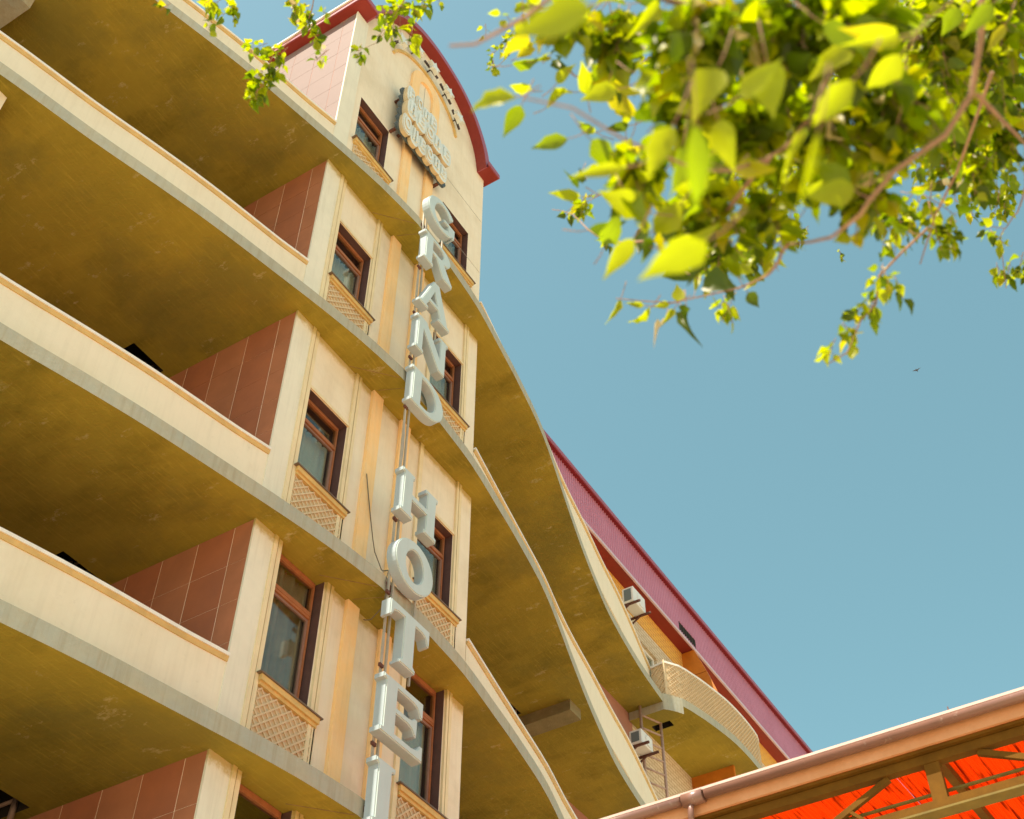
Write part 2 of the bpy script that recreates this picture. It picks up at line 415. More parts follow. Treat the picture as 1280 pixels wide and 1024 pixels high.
# tower walls: storey by storey (floor z, ceiling z), window sills and heads
rows = [('A', 6.6 + TH, 11.03, 7.73, 8.95), ('B', 3.3 + TH, 6.6, 4.45, 5.665), ('C', TH, 3.3, 1.07, 2.345), ('D', -2.63 + TH, 0.0, -1.61, -.002), ('E', -5.3 + TH, -2.63, -4.25, -2.632), ('F', -8 + TH, -5.3, -6.95, -5.302)]
WX = [(.41, 1.12), (2.61, 3.35)]
ARCH = cr_curve([(3.52, 11.03), (3.40, 11.54), (3.09, 12.06), (2.70, 12.38), (2.3, 12.52), (1.87, 12.57), (1.43, 12.50), (1.0, 12.27), (.66, 11.90), (.36, 11.45), (.22, 11.03)], .12)
T0, T1 = 0.0, 3.735
bm = bmesh.new()
for lv, z0, z1, s, h in rows:
    top = h if h < z1 - .01 else z1
    if lv == 'A':
        outer = [(T0, z0), (T1, z0), (T1, 11.03)] + [(p.x, p.y) for p in ARCH] + [(T0, 11.03)]
        holes = [[(a, s), (b, s), (b, h), (a, h)] for a, b in WX]
        add_prism(bm, outer, holes, XZ, 0, .10, mi_hole=1); add_prism(bm, outer, holes, XZ, .10, .35, mi_hole=2)
    elif h < z1 - .01:
        outer = [(T0, z0), (T1, z0), (T1, z1), (T0, z1)]
        holes = [[(a, s), (b, s), (b, h), (a, h)] for a, b in WX]
        add_prism(bm, outer, holes, XZ, 0, .10, mi_hole=1); add_prism(bm, outer, holes, XZ, .10, .35, mi_hole=2)
    else:   # tall windows run up to the slab: wall in pieces around the openings
        outer = [(T0, z0), (T1, z0), (T1, z1), (WX[1][1], z1), (WX[1][1], s), (WX[1][0], s), (WX[1][0], z1), (WX[0][1], z1), (WX[0][1], s), (WX[0][0], s), (WX[0][0], z1), (T0, z1)]
        add_prism(bm, outer, [], XZ, 0, .35, mi_side=0)
        for a, b in WX: add_box(bm, (b - .004, .004, s), (b + .02, .34, z1 - .003), 1)
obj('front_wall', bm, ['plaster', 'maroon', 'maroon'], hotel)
# body of the tower behind the front wall, right side wall and gable top
bm = bmesh.new()
add_box(bm, (3.5, .36, GZ), (3.73, 3.4, 11.03)); add_box(bm, (.02, 3.1, GZ), (3.5, 3.4, 11.03)); add_box(bm, (.012, .36, GZ), (.2, 3.1, 11.0))
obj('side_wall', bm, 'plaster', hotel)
# dark rooms behind the windows
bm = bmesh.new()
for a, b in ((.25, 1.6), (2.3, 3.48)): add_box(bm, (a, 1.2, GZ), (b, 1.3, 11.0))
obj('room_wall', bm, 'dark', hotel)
# pale corner columns: left corner (X 0-.26) and right corner (X 3.48-3.735) stand a little proud
for lv, z0, z1, s, h in rows:
    zt = z1 if lv != 'A' else 11.02
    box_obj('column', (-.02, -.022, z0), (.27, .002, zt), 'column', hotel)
    if lv != 'A':
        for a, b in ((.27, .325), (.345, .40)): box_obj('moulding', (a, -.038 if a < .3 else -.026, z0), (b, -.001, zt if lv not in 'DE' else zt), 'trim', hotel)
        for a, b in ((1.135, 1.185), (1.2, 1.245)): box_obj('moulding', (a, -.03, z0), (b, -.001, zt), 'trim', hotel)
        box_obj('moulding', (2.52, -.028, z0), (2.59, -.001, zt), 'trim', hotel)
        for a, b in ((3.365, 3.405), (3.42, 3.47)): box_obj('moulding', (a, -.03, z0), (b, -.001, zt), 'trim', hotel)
        if h < z1 - .01:
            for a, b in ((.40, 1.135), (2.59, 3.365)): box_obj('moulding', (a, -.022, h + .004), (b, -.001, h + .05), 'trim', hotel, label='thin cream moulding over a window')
    # orange strips
    if lv != 'A':
        for a in (1.47, 2.06): box_obj('wall_strip', (a, -.045, z0), (a + .2, -.001, z1 - .001), 'strip', hotel)
# on the top storey the two strips join in a round arch
def ring(cx, cz, ro, ri, a0, a1, n=18):
    o = [(cx + ro * math.cos(a0 + (a1 - a0) * i / n), cz + ro * math.sin(a0 + (a1 - a0) * i / n)) for i in range(n + 1)]
    i_ = [(cx + ri * math.cos(a1 + (a0 - a1) * i / n), cz + ri * math.sin(a1 + (a0 - a1) * i / n)) for i in range(n + 1)]
    return o + i_
bm = bmesh.new()
o = [(2.26, 6.8)] + [(1.865 + .395 * math.cos(t), 11.28 + .44 * math.sin(t)) for t in [math.pi * i / 20 for i in range(21)]] + [(1.47, 6.8), (1.67, 6.8)] + [(1.865 + .195 * math.cos(t), 11.25 + .24 * math.sin(t)) for t in [math.pi * (1 - i / 16) for i in range(17)]] + [(2.06, 6.8)]
add_prism(bm, o, [], XZ, -.05, -.001)
obj('wall_strip', bm, 'strip', hotel, label='orange strip joining in a round arch near the tower top')
# curved star moulding under the roof arch
bm = bmesh.new()
def arcstrip(bm, cx, cz, rx, rz, wdt, a0, a1, y0, y1, n=28):
    o = [(cx + (rx + wdt) * math.cos(a0 + (a1 - a0) * i / n), cz + (rz + wdt) * math.sin(a0 + (a1 - a0) * i / n)) for i in range(n + 1)]
    q = [(cx + rx * math.cos(a1 + (a0 - a1) * i / n), cz + rz * math.sin(a1 + (a0 - a1) * i / n)) for i in range(n + 1)]
    add_prism(bm, o + q, [], XZ, y0, y1)
arcstrip(bm, 1.87, 11.0, .93, .86, .05, math.radians(12), math.radians(165), -.035, -.001)
obj('moulding', bm, 'sill', hotel, label='thin ochre curved moulding under the stars')
# joints in the plaster of the front wall
for z in (9.72, 8.3): box_obj('joint', (2.4, -.0035, z), (3.72, -.0005, z + .006), 'rail', hotel)
box_obj('joint', (1.865, -.0035, 10.35), (1.873, -.0005, 11.46), 'rail', hotel)

# red arched roof trim with its two ears
bm = bmesh.new()
inner = [(p.x, p.y) for p in ARCH]
outer = []
for i, p in enumerate(ARCH):
    d = (ARCH[min(i + 1, len(ARCH) - 1)] - ARCH[max(i - 1, 0)]).normalized(); nn = Vector((d.y, -d.x))
    outer.append((p.x + nn.x * .13, p.y + nn.y * .13))
add_prism(bm, inner + outer[::-1], [], XZ, -.20, .5)
obj('arch_trim', bm, 'rose', hotel, label='rose red arched sheet metal roof edge')
bm = bmesh.new()
inner2 = [(x, z) for x, z in inner]; lip = []
for i, p in enumerate(ARCH):
    d = (ARCH[min(i + 1, len(ARCH) - 1)] - ARCH[max(i - 1, 0)]).normalized(); nn = Vector((d.y, -d.x))
    lip.append((p.x - nn.x * .003, p.y - nn.y * .003))
add_prism(bm, inner2 + lip[::-1], [], XZ, -.196, -.002)
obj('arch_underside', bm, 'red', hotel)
# vaulted roof behind the arch
bm = bmesh.new()
add_prism(bm, outer[:1] + outer + [(outer[-1][0], 11.0), (outer[0][0], 11.0)], [], XZ, .501, 3.3)
obj('roof_vault', bm, 'rose', hotel)
# eaves: left side return along the tower flank and the small ears
bm = bmesh.new()
add_box(bm, (-.15, -.24, 11.034), (.20, 3.4, 11.05), 1)
add_box(bm, (-.17, -.26, 11.05), (-.145, 3.42, 11.16)); add_box(bm, (-.145, -.26, 11.05), (.216, -.235, 11.16)); add_box(bm, (-.145, -.235, 11.15), (.20, 3.4, 11.168))
obj('eave', bm, ['rose', 'red'], hotel, label='red eave on the left shoulder of the tower')
bm = bmesh.new()
add_box(bm, (3.54, -.24, 11.034), (3.84, 3.4, 11.05), 1)
add_box(bm, (3.52, -.26, 11.05), (3.86, -.235, 11.16)); add_box(bm, (3.835, -.235, 11.05), (3.86, 3.42, 11.16)); add_box(bm, (3.54, -.235, 11.145), (3.835, 3.4, 11.159))
obj('eave', bm, ['rose', 'red'], hotel, label='red eave on the right shoulder of the tower')
box_obj('eave_capping', (-.20, -.28, 11.161), (-.12, 3.44, 11.20), 'coping_white', hotel)

# --------------------------------------------------- windows
def window(a, b, s, h, tall, parent, curt):
    y = .10; fwid = .045
    bm = bmesh.new(); zt = s + (h - s) * .70
    add_box(bm, (a + .004, y, s + .003), (a + fwid, y + .06, h - .003)); add_box(bm, (b - fwid, y, s + .003), (b - .022, y + .06, h - .003))
    add_box(bm, (a + fwid, y, h - fwid - (.02 if tall else 0)), (b - fwid, y + .06, h - .003)); add_box(bm, (a + fwid, y, s + .003), (b - fwid, y + .06, s + .035))
    f = obj('window', bm, 'wood', parent, bevel=.004)
    bm = bmesh.new(); add_box(bm, (a + fwid, y - .008, zt), (b - fwid, y + .05, zt + (.05 if not tall else .085)))
    if tall: add_box(bm, (a + fwid, y - .014, zt + .03), (b - fwid, y - .008, zt + .045))
    obj('transom', bm, 'wood', f)
    bm = bmesh.new(); g = .028
    z0, z1 = s + .036, zt - .001
    add_box(bm, (a + fwid, y + .012, z0), (a + fwid + g, y + .045, z1)); add_box(bm, (b - fwid - g, y + .012, z0), (b - fwid, y + .045, z1))
    add_box(bm, (a + fwid + g, y + .012, z1 - g), (b - fwid - g, y + .045, z1)); add_box(bm, (a + fwid + g, y + .012, z0), (b - fwid - g, y + .045, z0 + g))
    obj('sash', bm, 'frame_grey', f)
    for (q0, q1) in ((s + .04, zt), (zt + .05, h - .05)):
        bm = bmesh.new(); add_box(bm, (a + fwid + .002, y + .028, q0), (b - fwid - .002, y + .033, q1)); obj('pane', bm, 'glass', f)
    # curtain with folds
    bm = bmesh.new(); n = 60; x0, x1 = a - .05, b + .05; rr = random.Random(int(a * 100 + s * 37)); ph = rr.random() * 6
    top = zt + .1 if curt == 0 else h + .1
    A = []; B = []
    for i in range(n + 1):
        x = x0 + (x1 - x0) * i / n; yy = y + .14 + .018 * math.sin(i * .9 + ph) + .01 * math.sin(i * 2.1)
        if curt == 2: yy += .03 * math.sin(i * .45)
        A.append(bm.verts.new((x, yy, s - .02))); B.append(bm.verts.new((x, yy, top)))
    for i in range(n): 
        fc = bm.faces.new((A[i], A[i + 1], B[i + 1], B[i])); fc.smooth = True
    obj('curtain', bm, 'curtain' if curt < 2 else 'curtain_brown', f, fix=False)
    return f
ci = 0
for lv, z0, z1, s, h in rows:
    tall = h > z1 - .01
    for k, (a, b) in enumerate(WX):
        window(a, b, s, h, tall, hotel, 2 if (lv == 'D' and k == 0) else (0 if (lv, k) in (('B', 0), ('C', 0)) else 0 if tall else 0))
        # sill: sheet metal on top of an ochre moulding
        bm = bmesh.new(); add_box(bm, (a - .055, -.085, s - .012), (b + .16, .098, s + .002)); si = obj('sill', bm, 'sill_edge', hotel)
        bm = bmesh.new(); add_box(bm, (a - .02, -.068, s - .075), (b + .13, -.001, s - .0125)); add_box(bm, (a - .01, -.045, s - .115), (b + .12, -.001, s - .0755)); obj('sill_moulding', bm, 'sill', si)
        # lattice panel below the sill
        x0, x1, q0, q1 = a + .0, b + .10, z0, s - .118
        bm = bmesh.new()
        add_box(bm, (x0, -.008, q0), (x1, -.001, q1), 1)
        st = .098
        def clipseg(u, sgn):
            pts = []
            for x in (x0, x1):
                z = q0 + (x - x0) * sgn * .92 + u
                pts.append((x, z))
            (xa, za), (xb, zb) = pts; t0, t1 = 0., 1.
            for lo, hi in ((q0, q1),):
                if za == zb: return None
                ta = (lo - za) / (zb - za); tb = (hi - za) / (zb - za)
                if ta > tb: ta, tb = tb, ta
                t0 = max(t0, ta); t1 = min(t1, tb)
            if t1 - t0 < .03: return None
            return (xa + (xb - xa) * t0, za + (zb - za) * t0), (xa + (xb - xa) * t1, za + (zb - za) * t1)
        u = -1.2
        while u < 2.2:
            for sg, yy in ((1, -.022), (-1, -.014)):
                r = clipseg(u, sg)
                if r: add_bar(bm, (r[0][0], yy, r[0][1]), (r[1][0], yy, r[1][1]), .016, .014, 0, (0, 1, 0))
            u += st
        add_box(bm, (x1, -.03, q0), (x1 + .018, -.001, q1), 0)
        obj('lattice_panel', bm, ['lattice', 'lattice_back'], hotel, label='cream diamond lattice panel under a window', stuff=False)

# --------------------------------------------------- left flank of the tower: tiles
tm = {}
edges = [-.0, .25, .73, 1.21, 1.69, 2.17, 2.72]
bmg = bmesh.new()
prev = {'A': 10.98, 'B': 6.6, 'C': 3.3, 'D': 0.0, 'E': -2.63, 'F': -5.3}
for lv in 'ABCDEF':
    zb = LEVELS[lv] + TH; zt = prev[lv]
    add_box(bmg, (-.0125, .0, zb), (.012, 2.72, zt), 1 if lv == 'A' else 0)
    for ci_ in range(6):
        y0, y1 = edges[ci_] + (.005 if ci_ else -.001), edges[ci_ + 1] - .005
        z = zt - .001; r_ = 0
        first = .5 if lv != 'A' else .55
        while z > zb + .05:
            zl = max(zb, z - first)
            hgt = z - zl - .006
            key = (ci_, round(hgt, 3), lv == 'A')
            if key not in tm:
                b_ = bmesh.new(); add_box(b_, (-.0085, y0, -hgt), (.004, y1, 0)); me = bpy.data.meshes.new('tile'); b_.to_mesh(me); b_.free()
                me.materials.append(M['pink'] if lv == 'A' else (M['tile'] if ci_ % 2 else M['tile2'])); tm[key] = me
            o = shared(tm[key], 'wall_panel' if lv == 'A' else 'tile', (-.0065 - random.uniform(0, .0015), 0, z), hotel)
            z = zl; r_ += 1
obj('tile_backing', bmg, ['grout', 'pinkwall'], hotel)

# --------------------------------------------------- balcony slabs
H_LEFT = [(-.66, 1.97), (-.14, 1.97), (-.14, 2.5), (-.66, 2.5)]
H_RIGHT = [(7.8, 2.05), (8.33, 2.05), (8.33, 2.56), (7.8, 2.56)]
H_FAR = [(14.17, 2.14), (14.46, 2.14), (14.46, 2.56), (14.17, 2.56)]
front = [(p.x, p.y) for p in FRONT]
FAR = [(p.x, p.y) for p in cr_curve([(13.66, 1.87), (13.95, 1.68), (14.4, 1.56), (14.9, 1.46), (15.74, 1.35), (16.7, 1.34), (17.35, 1.42), (17.85, 1.75), (18.02, 2.25), (18.05, 2.729)], .2)]
def hatch(lv, z, loop, parent):
    xs = [p[0] for p in loop]; ys = [p[1] for p in loop]; a, b, c_, d = min(xs), max(xs), min(ys), max(ys)
    bm = bmesh.new(); zt = z + TH + .25
    add_box(bm, (a - .03, c_ - .03, z + TH), (a, d + .03, zt)); add_box(bm, (b, c_ - .03, z + TH), (b + .03, d + .03, zt)); add_box(bm, (a, c_ - .03, z + TH), (b, c_, zt)); add_box(bm, (a, d, z + TH), (b, d + .03, zt))
    add_box(bm, (a - .03, c_ - .03, zt), (b + .03, d + .03, zt + .02)); add_box(bm, (a, c_ + .12, zt - .06), (b, c_ + .17, zt - .002))  # lid box added above the opening so the recess stays dark
    obj('hatch_dark_box', bm, 'dark', parent, label='dark box added above the open escape hatch in the balcony soffit')
for lv, z in LEVELS.items():
    far = lv == 'A'
    outl = list(front)
    if far: outl += FAR + [(-7.5, 2.729)]
    else: outl += [(13.6, 2.729), (-7.5, 2.729)]
    holes = [H_LEFT] + ([H_RIGHT] if not far else [H_FAR])
    bm = bmesh.new()
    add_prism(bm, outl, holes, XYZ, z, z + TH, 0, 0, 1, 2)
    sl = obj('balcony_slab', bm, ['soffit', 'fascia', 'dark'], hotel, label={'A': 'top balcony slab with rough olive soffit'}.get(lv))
    for hl in holes: hatch(lv, z, hl, sl)
    # pour joints visible on the soffit beside the sign
    bm = bmesh.new()
    add_bar(bm, (1.47, -.43, z - .002), (1.0, -.02, z - .002), .010, .004); add_bar(bm, (1.66, -.42, z - .002), (1.5, -.08, z - .002), .008, .004)
    obj('joint', bm, 'mortar_line', sl)
    # downstand beams
    if lv == 'A':
        bm = bmesh.new()
        add_prism(bm, [(13.585, 1.945), (13.66, 1.865), (13.80, 1.76), (13.95, 1.675), (14.0, 1.70), (14.0, 2.72), (13.585, 2.72)], [], XYZ, z - .19, z - .001, 0, 0, 1)
        obj('beam', bm, ['soffit', 'fascia'], sl, label='concrete beam under the right end of the top balcony slab')
        box_obj('beam', (-4.2, 1.68, z - .24), (-3.77, 2.72, z - .001), 'fascia', sl)
    if lv == 'B':
        bm = bmesh.new(); add_box(bm, (8.4, 1.19, z - .19), (8.74, 2.72, z - .001)); obj('beam', bm, 'beam', sl, label='concrete beam under the second balcony slab, right of the tower')
        box_obj('beam', (-4.2, .80, z - .24), (-3.80, 2.72, z - .001), 'parapet', sl)
# parapets
PL = cr_curve([(-7.4, 1.85), (-6, 1.45), (-4.2, .95), (-3, .67), (-2.2, .46), (-1.45, .28), (-.44, .085), (-.016, -.012)], .25)
PR = cr_curve([(3.75, .0), (5.02, .27), (5.75, .42), (6.6, .6), (7.43, .82), (8.2, 1.0), (9.1, 1.18), (10.2, 1.42), (11.2, 1.62), (12.3, 1.88), (13.1, 2.08), (13.64, 2.21)], .25)
for lv, z in LEVELS.items():
    zb = z + TH; zt = z + .98
    for side, line in (('left', PL), ('right', PR)):
        bm = bmesh.new(); sweep(bm, line, [(-.0, zb), (-.0, zt - .085), (-.11, zt - .085), (-.11, zb)])
        p = obj('parapet', bm, 'parapet', hotel)
        bm = bmesh.new(); sweep(bm, line, [(.012, zt - .0845), (.022, zt - .035), (-.12, zt - .035), (-.12, zt - .0845)]); obj('coping_moulding', bm, 'coping_ochre', p)
        bm = bmesh.new(); sweep(bm, line, [(.034, zt - .0345), (.034, zt), (-.14, zt), (-.14, zt - .0345)]); obj('coping', bm, 'coping_white', p)
# --------------------------------------------------- lattice balcony at the far right
bm = bmesh.new()
FL = [Vector(p) for p in FAR]
zb, zt = 6.6 + TH, 7.62
sweep(bm, [(p.x, p.y) for p in [Vector((13.70, 2.22))] + FL], [(-.03, zb), (-.03, zt - .05), (-.06, zt - .05), (-.06, zb)])
fl = obj('lattice_balustrade', bm, 'lattice_back', hotel, label='curved cream lattice balustrade at the far right balcony')
bm = bmesh.new(); sweep(bm, [(p.x, p.y) for p in [Vector((13.70, 2.22))] + FL], [(.0, zt - .0495), (.0, zt), (-.09, zt), (-.09, zt - .0495)]); obj('handrail', bm, 'coping_white', fl)
bm = bmesh.new()
S_ = [0.0]; LN = [Vector((13.70, 2.22))] + FL
for i in range(1, len(LN)): S_.append(S_[-1] + (LN[i] - LN[i - 1]).length)
def on_line(s):
    s = min(max(s, 0), S_[-1] - 1e-5)
    for i in range(1, len(S_)):
        if s <= S_[i]:
            t = (s - S_[i - 1]) / (S_[i] - S_[i - 1]); p = LN[i - 1].lerp(LN[i], t); d = (LN[i] - LN[i - 1]).normalized(); return p, Vector((d.y, -d.x))
s = -1.0
while s < S_[-1]:
    for sg in (1, -1):
        prevp = None
        for k in range(5):
            q = k / 4; ss = s + (q if sg > 0 else 1 - q) * .8
            if ss < 0 or ss > S_[-1]: prevp = None; continue
            p, nn = on_line(ss); off = -.012 if sg > 0 else -.022
            P3 = Vector((p.x + nn.x * off, p.y + nn.y * off, zb + q * (zt - .05 - zb)))
            if prevp is not None: add_bar(bm, prevp, P3, .012, .016, 0, (nn.x, nn.y, 0))
            prevp = P3
    s += .10
obj('lattice', bm, 'lattice', fl, stuff=True)
box_obj('balustrade_post', (13.655, 1.875, zb), (13.685, 1.905, zt + .03), 'lattice', fl)

# --------------------------------------------------- main block behind
bm = bmesh.new()
add_box(bm, (3.9, BACK, 3.3 + TH), (13.72, 3.1, 6.6)); obj('back_wall', bm, 'pinkwall', hotel, label='dull pink back wall under the top balcony')
bm = bmesh.new(); add_box(bm, (13.72, BACK, GZ), (16.42, 3.1, 6.6)); obj('back_wall', bm, 'brick_cream', hotel, label='cream brick wall behind the ladder')
bm = bmesh.new()
o = [(3.9, 6.8), (28, 6.8), (28, 9.42), (3.9, 9.42)]
add_prism(bm, o, [[(14.40, 7.3), (15.2, 7.3), (15.2, 8.97), (14.40, 8.97)]], XZ, BACK, 3.1)
obj('back_wall', bm, 'brick_cream', hotel, label='cream brick wall of the top storey')
bm = bmesh.new(); add_box(bm, (3.9, BACK - .012, 9.42), (28, 3.1, 9.998)); obj('brick_glow_band', bm, 'brick_glow', hotel, label='brick band under the purple roof with orange bounce light in its colour')  # glow below the soffit painted as a separate band of the brick wall
bm = bmesh.new(); add_box(bm, (-7.5, BACK, GZ), (-.02, 3.1, 6.6)); add_box(bm, (3.9, BACK, GZ), (13.72, 3.1, 3.3 + TH)); obj('back_wall', bm, 'pinkwall', hotel)
bm = bmesh.new(); add_box(bm, (16.42, BACK - .02, GZ), (28, 3.1, 6.8)); obj('back_wall', bm, 'orange_panel', hotel)
# window in the far top storey
bm = bmesh.new(); add_box(bm, (14.403, 2.80, 7.303), (14.47, 2.88, 8.967)); add_box(bm, (15.13, 2.80, 7.303), (15.197, 2.88, 8.967)); add_box(bm, (14.47, 2.80, 8.9), (15.13, 2.88, 8.967)); add_box(bm, (14.47, 2.8, 7.303), (15.13, 2.88, 7.37))
fw_ = obj('window', bm, 'coping_white', hotel, label='small white framed window beside the lattice balcony'); box_obj('pane', (14.47, 2.83, 7.37), (15.13, 2.84, 8.9), 'glass', fw_); box_obj('curtain', (14.42, 2.95, 7.32), (15.18, 2.96, 8.95), 'curtain', fw_)
# orange side panels, far right
bm = bmesh.new(); add_prism(bm, [(2.72, 9.98), (2.40, 9.98), (2.15, 9.29), (2.42, 9.29), (2.72, 9.29)], [], YZ, 16.6, 16.66); obj('wall_panel', bm, 'orange_panel', hotel, label='upper orange panel beside the dark vent')
bm = bmesh.new(); add_prism(bm, [(2.72, 9.27), (2.14, 9.27), (1.95, 8.66), (1.9, 8.3), (1.9, 6.8), (2.72, 6.8)], [], YZ, 16.6, 16.66); obj('wall_panel', bm, 'orange_panel', hotel, label='lower orange panel above the lattice balustrade')
bm = bmesh.new(); add_box(bm, (16.43, 1.74, 6.2), (16.50, 2.705, 6.599)); obj('wall_panel', bm, 'orange_panel', hotel, label='orange panel hanging under the far balcony soffit')
# roof edge: soffit, ribbed purple cladding, vent, eave
RX0, RX1 = 8.9, 28.0
box_obj('roof_soffit', (RX0, 2.425, 9.999), (RX1, 3.1, 10.03), 'red', hotel, label='dark red soffit under the purple roof edge')
def clad(x0, x1, z0, z1, nm='purple'):
    bm = bmesh.new(); x = x0; pitch = .092; A = []; B = []
    while x < x1 - 1e-6:
        for dx, y in ((0, 2.42), (.052, 2.42), (.062, 2.398), (.082, 2.398)):
            xx = min(x + dx, x1)
            A.append(bm.verts.new((xx, y, z0))); B.append(bm.verts.new((xx, y, z1)))
        x += pitch
    for i in range(len(A) - 1):
        bm.faces.new((A[i], A[i + 1], B[i + 1], B[i]))
    return obj('cladding', bm, nm, hotel, label='purple ribbed cladding of the roof edge', fix=False)
clad(RX0, 15.892, 10.06, 11.08); clad(16.812, RX1, 10.06, 11.08); clad(15.892, 16.812, 10.39, 11.08); clad(15.892, 16.812, 10.06, 10.13)
bm = bmesh.new(); add_box(bm, (15.893, 2.422, 10.131), (16.811, 2.44, 10.389))
for i in range(6): add_box(bm, (15.95 + i * .15, 2.412, 10.14), (15.965 + i * .15, 2.4215, 10.38))
obj('vent', bm, 'dark', hotel, label='dark slot vent in the purple roof edge')
box_obj('cladding_trim', (RX0, 2.385, 9.985), (RX1, 2.424, 10.06), 'purple_trim', hotel)
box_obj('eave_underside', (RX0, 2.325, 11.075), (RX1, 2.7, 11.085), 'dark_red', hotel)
box_obj('eave', (RX0, 2.30, 11.086), (RX1, 2.9, 11.19), 'rose', hotel, label='rose sheet metal eave of the main roof')
bm = bmesh.new(); add_prism(bm, [(2.9, 11.0), (6.0, 11.0), (6.0, 11.1)], [], YZ, RX0, RX1); obj('roof', bm, 'rose', hotel)

# ------------------------------------------------------------------ hotel sign, serif channel letters
sign = thing('hotel_sign', 'vertical sign of pale mint serif letters reading GRAND HOTEL fixed down the tower front', 'sign', (1.87, -.5, -5.2))
YF, YB = -.60, -.475
LX0, LX1 = 1.50, 2.20
def arc(cx, cz, rx, rz, a0, a1, n=16):
    return [(cx + rx * math.cos(math.radians(a0 + (a1 - a0) * i / n)), cz + rz * math.sin(math.radians(a0 + (a1 - a0) * i / n))) for i in range(n + 1)]
GL = {}
# glyph outlines in a unit cell (0..1, 0..1): list of (outer, holes)
GL['G'] = [(arc(.52, .5, .50, .50, 38, 318, 30) + [(.90, .13), (.98, .20), (.98, .50), (.58, .50), (.58, .40), (.74, .40), (.74, .22)] + arc(.52, .5, .27, .36, 312, 50, 22) + [(.80, .66)], [])]
GL['R'] = [([(0, 0), (.34, 0), (.34, .08), (.30, .10), (.30, .44), (.42, .44), (.68, 0), (1.0, 0), (1.0, .08), (.70, .47)] + arc(.55, .73, .36, .27, -60, 90, 14) + [(0, 1), (0, .92), (.06, .9), (.06, .1), (0, .08)], [[(.30, .56), (.30, .88), (.52, .88)] + arc(.53, .72, .13, .16, 85, -85, 10) + [(.52, .56)]])]
GL['A'] = [([(0, 0), (.30, 0), (.30, .07), (.24, .09), (.32, .27), (.60, .27), (.68, .09), (.62, .07), (.62, 0), (1.0, 0), (1.0, .07), (.93, .10), (.60, 1.0), (.42, 1.0), (.07, .10), (0, .07)], [[(.36, .38), (.46, .68), (.56, .38)]])]
GL['N'] = [([(0, 0), (.26, 0), (.26, .08), (.22, .10), (.22, .68), (.74, 0), (.94, 0), (.94, .90), (1.0, .92), (1.0, 1.0), (.72, 1.0), (.72, .92), (.76, .90), (.76, .36), (.30, 1.0), (0, 1.0), (0, .92), (.05, .90), (.05, .10), (0, .08)], [])]
GL['D'] = [([(0, 0), (.45, 0)] + arc(.45, .5, .53, .5, -85, 85, 18) + [(.45, 1), (0, 1), (0, .92), (.05, .90), (.05, .10), (0, .08)], [[(.30, .13), (.30, .87), (.44, .87)] + arc(.42, .5, .31, .37, 85, -85, 14) + [(.44, .13)]])]
GL['H'] = [([(0, 0), (.34, 0), (.34, .08), (.30, .10), (.30, .42), (.70, .42), (.70, .10), (.66, .08), (.66, 0), (1, 0), (1, .08), (.95, .10), (.95, .90), (1, .92), (1, 1), (.66, 1), (.66, .92), (.70, .90), (.70, .56), (.30, .56), (.30, .90), (.34, .92), (.34, 1), (0, 1), (0, .92), (.05, .90), (.05, .10), (0, .08)], [])]
GL['O'] = [(arc(.5, .5, .5, .5, 0, 352, 40), [arc(.5, .5, .23, .32, 0, 350, 30)])]
GL['T'] = [([(.30, 0), (.70, 0), (.70, .05), (.64, .10), (.64, .86), (.80, .86), (.90, .82), (.95, .70), (1.0, .70), (1.0, 1.0), (0, 1.0), (0, .70), (.05, .70), (.10, .82), (.20, .86), (.36, .86), (.36, .10), (.30, .05)], [])]
GL['E'] = [([(0, 0), (1.0, 0), (1.0, .26), (.94, .26), (.86, .15), (.74, .12), (.34, .12), (.34, .45), (.62, .45), (.72, .42), (.78, .34), (.84, .34), (.84, .64), (.78, .64), (.72, .58), (.62, .56), (.34, .56), (.34, .88), (.70, .88), (.82, .84), (.90, .72), (.96, .72), (.96, 1.0), (0, 1.0), (0, .92), (.06, .90), (.06, .10), (0, .08)], [])]
GL['L'] = [([(0, 0), (.95, 0), (.95, .32), (.89, .32), (.82, .18), (.70, .13), (.36, .13), (.36, .90), (.44, .93), (.44, 1.0), (0, 1.0), (0, .93), (.06, .90), (.06, .10), (0, .07)], [])]
LET = [('G', 6.78, 7.47), ('R', 5.76, 6.40), ('A', 4.80, 5.50), ('N', 3.86, 4.52), ('D', 2.86, 3.50), ('H', 1.06, 1.72), ('O', .13, .80), ('T', -.86, -.19), ('E', -1.77, -1.11), ('L', -2.72, -2.05)]
def offset_in(loop, d):
    # inset a 2D loop by d along averaged normals (loop orientation found by area)
    A = sum(loop[i][0] * loop[(i + 1) % len(loop)][1] - loop[(i + 1) % len(loop)][0] * loop[i][1] for i in range(len(loop)))
    sg = 1 if A > 0 else -1; out = []; n = len(loop)
    for i in range(n):
        p0, p1, p2 = Vector(loop[i - 1]), Vector(loop[i]), Vector(loop[(i + 1) % n])
        a = (p1 - p0); b = (p2 - p1)
        if a.length < 1e-6 or b.length < 1e-6: out.append(tuple(p1)); continue
        a.normalize(); b.normalize(); na = Vector((-a.y, a.x)); nb = Vector((-b.y, b.x)); m = na + nb
        if m.length < .2: m = na
        m.normalize(); k = 1 / max(.5, m.dot(na)); out.append(tuple(p1 + m * (sg * d * k)))
    return out
